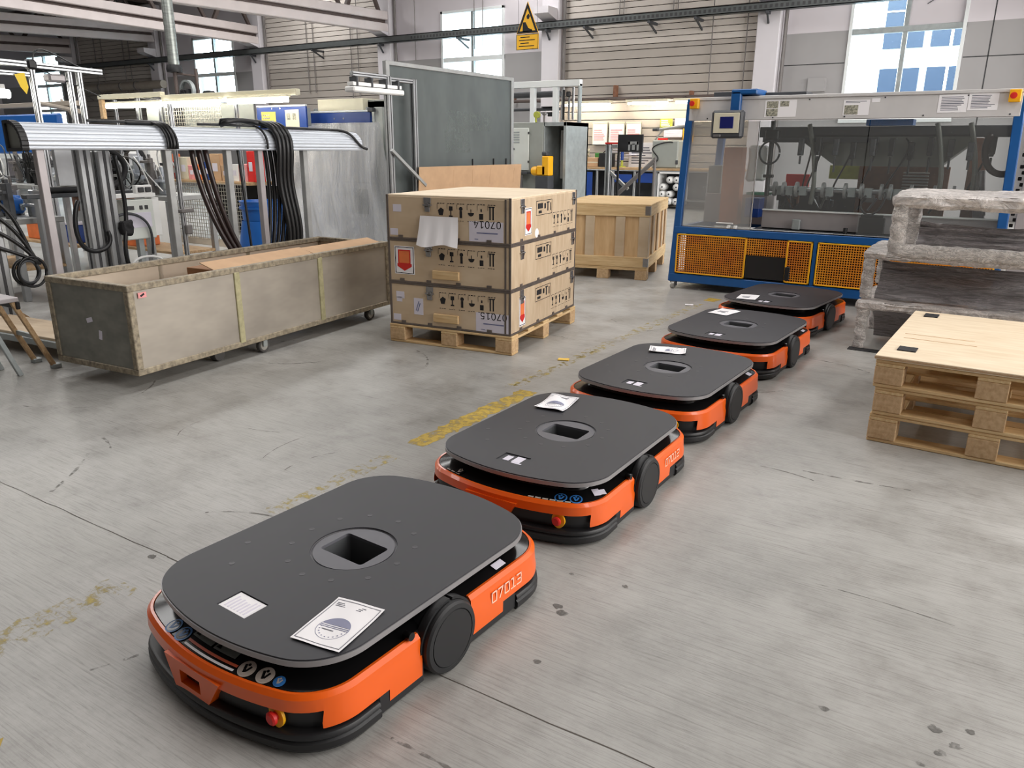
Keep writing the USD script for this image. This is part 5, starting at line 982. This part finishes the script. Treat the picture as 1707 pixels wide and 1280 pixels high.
part(dr, 'thin_cable', tube(spline([(-.1, 5.4, 1.67), (-.1, 6.0, 1.665), (-.1, 6.35, 1.66), (.03, 6.5, 1.62), (.07, 6.62, 1.5), (.10, 6.70, 1.46)], 30), .014, 6), 'cable', True); part(dr, 'thin_cable', tube(over(5.30, 4.7, .008), .012, 6), 'cable', True)
for i in range(3): part(dr, 'brown_hose', tube(spline([(-.06 + .03 * i, 4.56 + .05 * i, 1.46), (-.02 + .03 * i, 4.60 + .05 * i, 1.1), (.10, 4.76 + .05 * i, .55), (.16, 4.86 + .04 * i, .35)], 24), .024, 8), 'brown_hose', True)
for i in range(5): part(dr, 'black_hose', tube(spline([(-.07 + .03 * i, 5.40 + .035 * i, 1.46), (-.06 + .03 * i, 5.41 + .035 * i, 1.0), (-.02 + .02 * i, 5.28 + .035 * i, .4)], 20), .02, 8), 'cable', True)
part(dr, 'black_hose', tube(spline([(0, 5.02, 1.46), (.0, 5.05, 1.0), (.03, 5.06, .4)], 16), .012, 6), 'cable', True)
# aluminium columns and portal at the far left
t = thing('profile_column', 'thick slotted aluminium column standing behind the duct rail', 'column', (-7.4, 4.2, 0)); prof(t, 'upright', (0, -.07, 0), (0, -.07, 1.46), .12); prof(t, 'upright', (.02, .10, 0), (.02, .10, 1.44), .13); part(t, 'base', b2((-.15, -.25, 0), (.15, .3, .03)), 'dark_grey')
part(t, 'cable', tube(spline([(.12, .18, 1.4), (.14, .20, 1.1), (.13, .2, .8), (.15, .14, .5), (.12, .2, .3)], 24), .02, 7), 'cable', True); part(t, 'cable', tube(spline([(.1, -.22, 1.0), (.1, -.28, .72), (.1, -.2, .55), (.1, -.02, .55), (.1, .02, .7)], 24), .022, 7), 'cable', True); part(t, 'cable_knot', [lumpy(cb((.08, .12, .14), (.12, .2, .72), .03), .02, 14, 2, .03)], 'black_soft', True)
t = thing('profile_portal', 'tall aluminium portal with crossbars at the upper left', 'frame', (-9.0, 0, 0)); prof(t, 'upright', (0, 4.63, 0), (0, 4.63, 2.32), .055); prof(t, 'upright', (0, 5.02, 0), (0, 5.02, 2.26), .05); prof(t, 'upright', (.02, 5.12, 0), (.02, 5.12, 2.26), .05); prof(t, 'crossbar', (0, 3.2, 2.33), (0, 5.4, 2.28), .06); prof(t, 'crossbar', (0, 3.2, 2.21), (0, 4.6, 2.2), .05)
part(t, 'joint', cb((.1, .1, .1), (0, 4.63, 2.3), .02), 'black'); part(t, 'stay_wire', [tube(spline([(0, 4.66, 2.33), (0, 4.7, 2.44), (0, 5.0, 2.38), (0, 5.3, 2.32)], 14), .008, 5), rod((0, 4.75, 2.25), (0, 5.35, 2.02), .006, 5)], 'cable', True); part(t, 'box', cb((.14, .18, .08), (0, 4.86, 2.18), .02), 'tray_grey')
part(t, 'yellow_tag', mv(prism(Polygon([(0, 0), (.11, .04), (.13, -.12), (.10, -.19), (.05, -.14)]), 0, .008), (.03, 4.42, 2.18), 0, rx=90, ry=0) if False else trimesh.Trimesh(*(lambda e: (np.c_[.04 + e.vertices[:, 2], 4.43 + e.vertices[:, 0], 2.19 + e.vertices[:, 1]], e.faces))(prism(Polygon([(0, 0), (.10, .02), (.12, -.12), (.09, -.19), (.04, -.12)]), 0, .008)), process=False), 'tag_yellow', label='yellow tag hanging from the crossbar')
t = thing('tube_lamp', 'glowing tube lamp at the left edge of the photo', 'lamp', (-10, 0, 0)); part(t, 'tube', rod((0, 3.2, 2.05), (0, 4.85, 2.05), .05, 12), 'tube_light', 40); part(t, 'holder', b2((-.04, 3.2, 2.10), (.04, 4.8, 2.15)), 'white_plastic'); part(t, 'rod', [rod((0, y, 2.15), (0, y, 6.6), .008, 5) for y in (3.5, 4.5)], 'dark_grey')
t = thing('control_box', 'pale grey control box with a small display on a stand, behind the cart', 'control box', (-7.6, 4.75, 0)); part(t, 'box', b2((-.14, -.17, .56), (.02, .16, .96), .01), 'cabinet_door'); part(t, 'side_cover', b2((-.12, .16, .58), (.0, .24, .97)), 'white_plastic')
part(t, 'display', [b2((.02, -.13, .86), (.026, -.06, .90)), b2((.02, .0, .86), (.026, .035, .90)), b2((.02, .06, .86), (.026, .095, .90))], 'slot'); part(t, 'label_plate', b2((.02, -.14, .68), (.024, .12, .83)), 'label_paper'); part(t, 'top_rack', [b2((-.1, -.3, .98), (.02, .2, 1.02)), b2((-.06, .0, 1.02), (.0, .18, 1.1))], 'white_plastic'); part(t, 'plug', [b2((.0, .02, 1.03), (.02, .08, 1.08)), b2((.0, .1, 1.03), (.02, .16, 1.08))], 'slot')
part(t, 'stand', [b2((-.08, -.03, .03), (-.02, .03, .56)), b2((-.16, -.2, 0), (.02, .2, .03))], 'galv'); part(t, 'cable', tube(spline([(.04, -.28, .8), (.06, -.1, .82), (.06, .04, .72), (.05, .08, .56), (.0, .1, .4)], 22), .014, 6), 'dark_grey', True)
single('hose_ring', tube([(.02 * math.sin(2 * a), .17 * math.cos(a), .09 * math.sin(a)) for a in np.linspace(0, 2 * math.pi, 36)], .013, 7), 'white_plastic', 'white loop of tube hanging below the pale control box', 'tube', (-7.5, 4.72, .30), 0, smooth=True)
single('cable_heap', lumpy(b2((-.12, -.14, 0), (.12, .14, .2), .02), .03, 12, 4, .03), 'black_soft', 'dark heap of cables on the floor under the control box', 'cables', (-7.42, 4.80, 0), 0, smooth=True)
t = thing('pneumatic_pole', 'thin aluminium pole with black clamps behind the control box', 'pole', (-7.55, 5.22, 0)); prof(t, 'upright', (0, 0, 0), (0, 0, 1.9), .04); part(t, 'clamp', [cb((.08, .16, .04), (.03, .02, .82), .01), cb((.05, .08, .1), (.03, .03, .62), .01)], 'pipe_grey'); part(t, 'base', b2((-.1, -.08, 0), (.1, .1, .02)), 'dark_grey')
# black corrugated cable chain arch
t = thing('cable_chain', 'black cable chain bent in a half loop behind the duct rail', 'cable chain', (-7.9, 0, 0)); arc = [(0, 4.5 + .3 * math.cos(a) + .05, 1.27 + .2 * math.sin(a)) for a in np.linspace(1.7, -1.57, 20)] + [(0, 4.2, 1.07), (0, 4.0, 1.07)]
part(t, 'chain', tube(arc, .03, 8), 'black_soft', True); part(t, 'chain_guide', [b2((-.05, 3.8, 1.0), (.05, 5.1, 1.04))], 'dark_grey'); part(t, 'block', b2((-.1, 4.3, .86), (.1, 4.85, 1.0)), 'rust'); part(t, 'post', [b2((-.04, y, 0), (.04, y + .06, 1.0)) for y in (3.9, 5.0)], 'alu'); part(t, 'bracket_plate', [b2((-.15, 4.2, 1.1), (-.1, 4.5, 1.45)), b2((-.16, 4.55, .9), (-.1, 4.75, 1.5))], 'alu')
# assembly station with grippers, far left
def station(label, loc, w, d, z, seed, n):
    t = thing('assembly_station', label, 'machine', loc, 0, 'assembly stations at the left'); q = random.Random(seed)
    part(t, 'table_plate', b2((0, 0, z - .05), (w, d, z)), 'alu_dull'); part(t, 'lower_shelf', b2((0, .05, .3), (w, d - .05, .33)), 'old_pine')
    for x in (.03, w - .03):
        for y in (.03, d - .03): part(t, 'leg', b2((x - .03, y - .03, 0), (x + .03, y + .03, z - .05)), 'alu')
    for i in range(n):
        x, y = q.uniform(.08, w - .08), q.uniform(.05, d - .1); h = q.uniform(.12, .42); m = q.choice(['alu', 'dark_grey', 'black', 'steel', 'alu_white', 'pipe_grey', 'galv'])
        part(t, 'actuator', [cb((q.uniform(.04, .12), q.uniform(.04, .1), h), (x, y, z + h / 2), .006), rod((x, y, z + h), (x, y, z + h + q.uniform(.03, .12)), q.uniform(.012, .03), 10), cb((q.uniform(.08, .2), .05, .03), (x, y - .04, z + h * q.uniform(.4, .9)), .004), cb((.03, .03, .05), (x + q.uniform(-.08, .08), y - .06, z + h * .6), .004)], m)
    for i in range(n // 2):
        x, y = q.uniform(.05, w - .1), q.uniform(0, d / 2); pts = [(x, y, z + .1), (x + q.uniform(-.1, .1), y - .05, z + q.uniform(.3, .5)), (x + q.uniform(-.2, .2), y - .03, z + q.uniform(.2, .4)), (x + q.uniform(-.25, .25), y, z + .05)]
        part(t, 'air_hose', tube(spline(pts, 18), .008, 6), q.choice(['cable', 'cable', 'white_plastic', 'dark_grey']), True)
    return t
t = station('crowded assembly station with grippers and hoses under the blue hood', (-11.0, 5.0, 0), 1.55, .7, 1.02, 5, 26)
part(t, 'tool_body', lumpy(rod((1.2, .1, 1.1), (1.5, .1, 1.12), .09, 14), .01, 10, 3, .05), 'cream', True)
t = station('cluttered assembly station left of the control box', (-9.4, 5.3, 0), 1.5, .6, .95, 9, 20)
t = station('assembly table in front of the blue hood station', (-9.2, 3.75, 0), 1.1, .5, .80, 15, 10)
box_item('white_cover', (-9.6, 3.35, .55), (-8.7, 3.6, 1.1), 'white_plastic', 'white sheet-metal cover behind looping cables at the left edge', 'cover', lambda t: part(t, 'stand', b2((-.3, -.08, -.55), (.3, .08, 0)), 'dark_grey'))
for i, (x, y, z, w, h, m, lab) in enumerate(((-10.6, 5.3, .62, .34, .2, 'orange_box', 'orange box on the shelf left of the first duct leg'), (-10.2, 5.25, .45, .3, .18, 'blue_box', 'blue box on the lower shelf left of the first duct leg'), (-9.8, 5.3, .6, .3, .22, 'blue_box', 'blue box behind the first duct leg'), (-8.9, 5.55, .75, .3, .14, 'orange_box', 'flat orange box between the duct legs'))):
    t = thing('storage_box', lab, 'box', (x, y, .33), 0, 'storage boxes under the stations'); part(t, 'box', b2((-w / 2, -.15, 0), (w / 2, .15, h), .01), m); part(t, 'lid', b2((-w / 2 - .01, -.16, h), (w / 2 + .01, .16, h + .02)), 'label_paper')
bh = thing('blue_hood', 'blue machine hood with a white lower edge behind the left end of the duct rail', 'hood', (0, 6.0, 0)); part(bh, 'hood', b2((-13.6, 0, 1.36), (-11.2, .08, 1.9), .02), 'blue_bin'); part(bh, 'lower_edge', b2((-13.6, -.03, 1.29), (-11.15, .1, 1.36)), 'frame_white'); part(bh, 'upper_rail', [b2((-13.6, .1, 2.0), (-10.9, .2, 2.06)), rod((-11.9, .1, 2.06), (-10.8, .1, 1.92), .03, 8), rod((-11.3, .15, 2.08), (-10.9, .15, 1.7), .02, 8)], 'pipe_pale'); part(bh, 'post', [b2((x, .2, 0), (x + .1, .3, 1.3)) for x in (-13.5, -12.4, -11.45)], 'alu')
single('blue_cloth', lumpy(b2((-.12, -.1, 0), (.12, .1, .18), .04), .035, 9, 5, .03), 'blue_bin', 'crumpled blue cloth on the station table beside the duct leg', 'cloth', (-8.6, 4.0, .82), 0, smooth=True)
# near-left column with coiled cable, stool, boards
t = thing('near_column', 'aluminium column with coiled black cables at the left edge', 'column', (-7.05, 3.1, 0)); prof(t, 'upright', (0, 0, 0), (0, 0, 1.05), .11); part(t, 'base', [b2((-.12, -.15, 0), (.12, .2, .02)), trimesh.Trimesh(np.array([(s * .05, y, z) for s in (-1, 1) for y, z in ((.05, .02), (.2, .02), (.05, .16))]), np.array([(0, 1, 2), (3, 5, 4), (0, 3, 4), (0, 4, 1), (1, 4, 5), (1, 5, 2), (2, 5, 3), (2, 3, 0)]), process=False)], 'old_pine')
for k, (r, w) in enumerate(((.10, .014), (.085, .012), (.115, .012))): part(t, 'cable_coil', tube([(.07 + .012 * k, .17 + .02 * k + r * math.cos(a), .46 + r * 1.1 * math.sin(a)) for a in np.linspace(0, 6.28, 28)], w, 7), 'cable' if k != 1 else 'dark_grey', True)
for k in range(4): part(t, 'cable', tube(spline([(.05, -.15 - .1 * k, 1.1 - .06 * k), (.07, .02, 1.06 - .13 * k), (.08, .18, .8 - .07 * k), (.09, .26 + .01 * k, .52)], 22), .016, 7), 'cable', True)
part(t, 'motor', [cb((.16, .2, .2), (.0, -.08, 1.0), .04), rod((.05, -.2, .9), (.1, -.1, 1.0), .06, 12)], 'hood')
t = thing('step_stool', 'small grey step stool at the left edge', 'stool', (-5.62, 2.40, 0)); part(t, 'top_step', b2((-.16, -.2, .50), (.16, .08, .53)), 'tray_grey'); part(t, 'front_edge', b2((-.16, .06, .45), (.16, .085, .5)), 'black')
for x in (-.13, .13):
    part(t, 'leg', bar((x, .05, .5), (x, .25, .0), .03, .03), 'old_pine'); part(t, 'leg', bar((x, -.15, .5), (x, .02, .0), .03, .03), 'galv'); part(t, 'foot_cap', b2((x - .025, .225, 0), (x + .025, .285, .03)), 'galv')
part(t, 'brace', bar((-.13, .16, .24), (.13, .16, .24), .02, .03), 'galv')
t = thing('low_board_trolley', 'low trolley with a pale wooden board beside the cart', 'trolley', (-6.55, 2.75, 0), 6); part(t, 'board', b2((-.3, -.05, .12), (1.02, .32, .15)), 'plywood')
for a, b in (((-.3, -.07, .08), (1.02, -.04, .13)), ((-.3, .31, .08), (1.02, .34, .13)), ((.99, -.07, .08), (1.03, .34, .13))): part(t, 'steel_rail', b2(a, b), 'galv'); [part(t, 'wheel', mv(lathe([(0, -.015), (.04, -.015), (.04, .015), (0, .015)], 16, 'y'), (x, y, .04)), 'tyre', 30) for x in (-.2, .9) for y in (0, .28)]
# workstation with strip lamps, mesh and boxes behind the duct
t = thing('mesh_workstation', 'workstation with strip lamps, wire mesh and a cluttered shelf behind the duct rail', 'workstation', (0, 7.7, 0))
part(t, 'top_beam', b2((-12.95, -.06, 2.2), (-11.25, .02, 2.27)), 'cream'); part(t, 'top_beam', b2((-11.25, -.06, 2.14), (-8.3, .02, 2.22)), 'cream'); part(t, 'end_post', b2((-12.95, -.05, 1.9), (-12.86, .01, 2.2)), 'pine_end')
prof(t, 'upright', (-11.95, 0, 0), (-11.95, 0, 2.24), .06); prof(t, 'upright', (-11.36, 0, 0), (-11.36, 0, 2.16), .07); prof(t, 'upright', (-9.6, 0, 0), (-9.6, 0, 2.14), .05); prof(t, 'upright', (-12.9, .2, 0), (-12.9, .2, 2.2), .05); prof(t, 'crossbar', (-11.95, .0, 2.23), (-11.4, 0, 2.15), .04)
part(t, 'grey_panel', b2((-11.9, .1, .9), (-11.4, .12, 2.1)), 'cabinet'); part(t, 'wire_mesh', b2((-11.30, .0, 1.55), (-9.95, .006, 2.06), .0005), 'wire_mesh'); part(t, 'rear_panel', b2((-11.3, .35, 1.5), (-9.66, .37, 2.1)), 'cabinet'); part(t, 'wire_mesh', b2((-11.30, -.05, .1), (-9.6, -.044, .95), .0005), 'wire_mesh')
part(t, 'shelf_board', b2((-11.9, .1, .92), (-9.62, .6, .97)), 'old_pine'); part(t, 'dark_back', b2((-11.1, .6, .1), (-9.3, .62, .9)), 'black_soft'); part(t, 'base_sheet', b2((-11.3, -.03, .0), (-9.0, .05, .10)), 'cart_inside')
for x0, x1, lab in ((-12.6, -11.15, 'glowing strip lamp at the left end of the mesh workstation'), (-11.1, -9.78, 'glowing strip lamp in the middle of the mesh workstation'), (-9.6, -8.38, 'glowing strip lamp at the right end of the mesh workstation')):
    l = thing('strip_lamp', lab, 'lamp', (0, 7.6, 0), 0, 'strip lamps of the mesh workstation'); zz = 2.08; part(l, 'tube', b2((x0, -.06, zz - .035), (x1, .0, zz + .035), .02), 'tube_light'); part(l, 'housing', b2((x0, -.05, zz + .035), (x1, .02, zz + .065)), 'cream')
q = random.Random(21); x = -11.75
SB = [('orange_box', 'orange'), ('red', 'red'), ('bezel', 'cream'), ('pink', 'pinkish'), ('orange_box', 'orange'), ('blue_box', 'blue'), ('cardboard', 'brown'), ('cardboard', 'brown'), ('white_plastic', 'white'), ('pink', 'pinkish'), ('red', 'red')]
for k in range(11):
    w, h = q.uniform(.14, .24), q.uniform(.22, .46); m, cn = SB[k]; lf, rg = (SB[k - 1][1] if k else ''), (SB[k + 1][1] if k < 10 else '')
    lab = f'{cn} box on the workstation shelf between a {lf} and a {rg} one' if lf and rg else f'{cn} box at the ' + ('left' if rg else 'right') + ' end of the workstation shelf'
    b = thing('shelf_box', lab, 'box', (x + w / 2, 8.0, .97), 0, 'boxes on the workstation shelf')
    part(b, 'box', b2((-w / 2, -.1, 0), (w / 2, .1, h), .006), m); part(b, 'box_label', b2((-w * .25, -.103, h * .35), (w * .25, -.10, h * .65), .0005), 'label_paper'); x += w + q.uniform(.0, .02)
t = thing('white_robot_arm', 'white panelled machine column behind the second duct leg', 'machine', (-11.0, 7.2, 0)); part(t, 'column', b2((-.12, -.1, 0), (.10, .1, 1.5), .02), 'white_plastic'); part(t, 'buttons', [cb((.03, .01, .03), (.0, -.105, .9 + .12 * i), .004) for i in range(4)], 'slot'); part(t, 'arm', b2((-.5, -.08, 1.1), (-.1, .08, 1.4), .04), 'white_plastic'); part(t, 'cable', tube(spline([(-.5, -.1, 1.4), (-.2, -.14, 1.5), (.0, -.12, 1.3), (.02, -.12, 1.0)], 20), .03, 8), 'black_soft', True)
t = thing('blue_bin', 'tall blue bin half hidden behind the hanging hoses', 'bin', (-8.35, 7.0, 0)); part(t, 'body', lathe([(0, 0), (.24, 0), (.30, .76), (.32, .80), (.29, .80), (.22, .05), (0, .04)], 28), 'blue_bin', 30); part(t, 'rim_bead', lathe([(.30, .70), (.32, .70), (.32, .73), (.30, .73)], 28), 'blue_bin', 30); part(t, 'skirt', lathe([(.24, 0), (.40, .0), (.30, .55)], 28), 'blue_bin', 30)
# white cabinet wrapped in clear film with blue header boards
t = thing('white_cabinet', 'white cabinet draped in clear plastic film, left of the grey-green board', 'cabinet', (0, 8.4, 0))
part(t, 'body', b2((-9.2, .05, .02), (-7.45, .8, 1.78), .01), 'white_plastic'); part(t, 'door_gap', [b2((-7.78, .045, .1), (-7.765, .05, 1.75), .001), b2((-8.5, .045, .1), (-8.49, .05, 1.0), .001), b2((-8.3, .045, .98), (-7.77, .05, 1.0), .001)], 'cabinet'); part(t, 'side_upright', b2((-7.6, -.02, 0), (-7.45, .1, 2.0)), 'cabinet_door'); part(t, 'top_box', b2((-8.9, .2, 1.98), (-8.0, .8, 2.14)), 'cream'); part(t, 'top_box', b2((-8.1, .3, 2.0), (-7.3, .8, 2.12)), 'cabinet'); part(t, 'panel', b2((-8.3, .3, 1.78), (-7.5, .34, 2.1)), 'cabinet_door'); part(t, 'grey_item', lathe([(0, 0), (.1, .02), (.11, .1), (0, .14)], 16, at=(-7.72, .5, 2.12)), 'galv', 30)
part(t, 'lower_vent', b2((-8.2, .04, .55), (-7.85, .05, .9)), 'cabinet')
t2 = thing('blue_board', 'blue header board with a yellow notice at the left of the white cabinet', 'board', (0, 8.04, 0)); part(t2, 'board', b2((-9.58, 0, 1.72), (-8.56, .03, 2.02)), 'blue_box'); part(t2, 'yellow_notice', b2((-9.48, -.004, 1.74), (-9.18, 0, 1.96), .001), 'yellow_paper'); part(t2, 'notice', b2((-8.98, -.004, 1.74), (-8.70, 0, 1.98), .001), 'bezel'); part(t2, 'notice_print', [mv(mv(rows(.24, .16, 4, 2), rx=90), (-9.33, -.004, 1.85)), *[b2((-8.95 + .12 * i, -.006, 1.84), (-8.88 + .12 * i, -.004, 1.93), .0005) for i in range(2)]], 'photo_print'); part(t2, 'pin', [mv(mv(disc(.012, .004, 8), rx=90), (x, 0, 2.0)) for x in (-9.25, -9.08)], 'paper'); part(t2, 'edge_strip', b2((-9.58, -.005, 2.02), (-8.56, .035, 2.045)), 'frame_white'); part(t2, 'support', [b2((x, .03, 1.76), (x + .05, .1, 2.0)) for x in (-9.15, -8.62)], 'galv')
t3 = thing('blue_strip_board', 'long blue header strip above the film-draped white cabinet', 'board', (0, 8.32, 0)); part(t3, 'board', b2((-8.78, 0, 1.80), (-7.62, .04, 1.94)), 'blue_box'); part(t3, 'top_edge', b2((-8.78, -.005, 1.94), (-7.62, .045, 1.965)), 'frame_white'); part(t3, 'screw', [mv(mv(disc(.012, .003, 8), rx=90), (x, 0, 1.86)) for x in (-8.3, -8.12)], 'steel'); part(t3, 'end_cap', b2((-7.66, -.01, 1.94), (-7.56, .05, 1.99)), 'dark_grey'); part(t3, 'hanger', [b2((x, .0, 1.94), (x + .03, .06, 2.0)) for x in (-8.7, -7.7)] + [b2((-8.7, .05, 1.78), (-7.65, .09, 1.82))], 'galv')
nx, nz = 46, 26; gx, gz = np.meshgrid(np.linspace(0, 1, nx), np.linspace(0, 1, nz), indexing='ij')
Y = .02 - .05 * np.sin(gx * 34 + 3 * np.sin(gz * 3)) * (.4 + .6 * (1 - gz)) - .06 * (1 - gz) + .05 * (meshkit.fbm(np.c_[gx.ravel() * 9, gz.ravel() * 5, 0 * gx.ravel()], 3, 2).reshape(gx.shape) - .5); Xs = -9.35 + 1.95 * gx - .25 * (gx < .3) * (1 - gz) * 0 + .28 * gx * (1 - gz)
V = np.vstack([np.c_[Xs.ravel(), (Y + o).ravel(), (.12 + 1.68 * gz).ravel()] for o in (0, .004)]); F = []; o = nx * nz
for i in range(nx - 1):
    for j in range(nz - 1):
        a, b, c, d = i * nz + j, (i + 1) * nz + j, (i + 1) * nz + j + 1, i * nz + j + 1; F += [(a, b, c), (a, c, d), (a + o, c + o, b + o), (a + o, d + o, c + o)]
single('film_curtain', trimesh.Trimesh(V, np.array(F), process=False), 'film_clear', 'clear crinkled plastic film hanging in front of the white cabinet', 'plastic film', (0, 8.22, 0), 0, smooth=True)
# bits on the floor
for x, y, s, m, lab in ((-2.56, 7.28, .05, 'paper', 'scrap of white paper on the floor near the farthest robot'), (-2.61, 4.80, .05, 'yellow_paper', 'flattened yellowish scrap on the floor between the case stack and the middle robot')):
    single('floor_scrap', lumpy(cb((s * 1.6, s, .006), (0, 0, .006), .002), .004, 20, 3, .012), m, lab, 'scrap', (x, y, 0), 20)
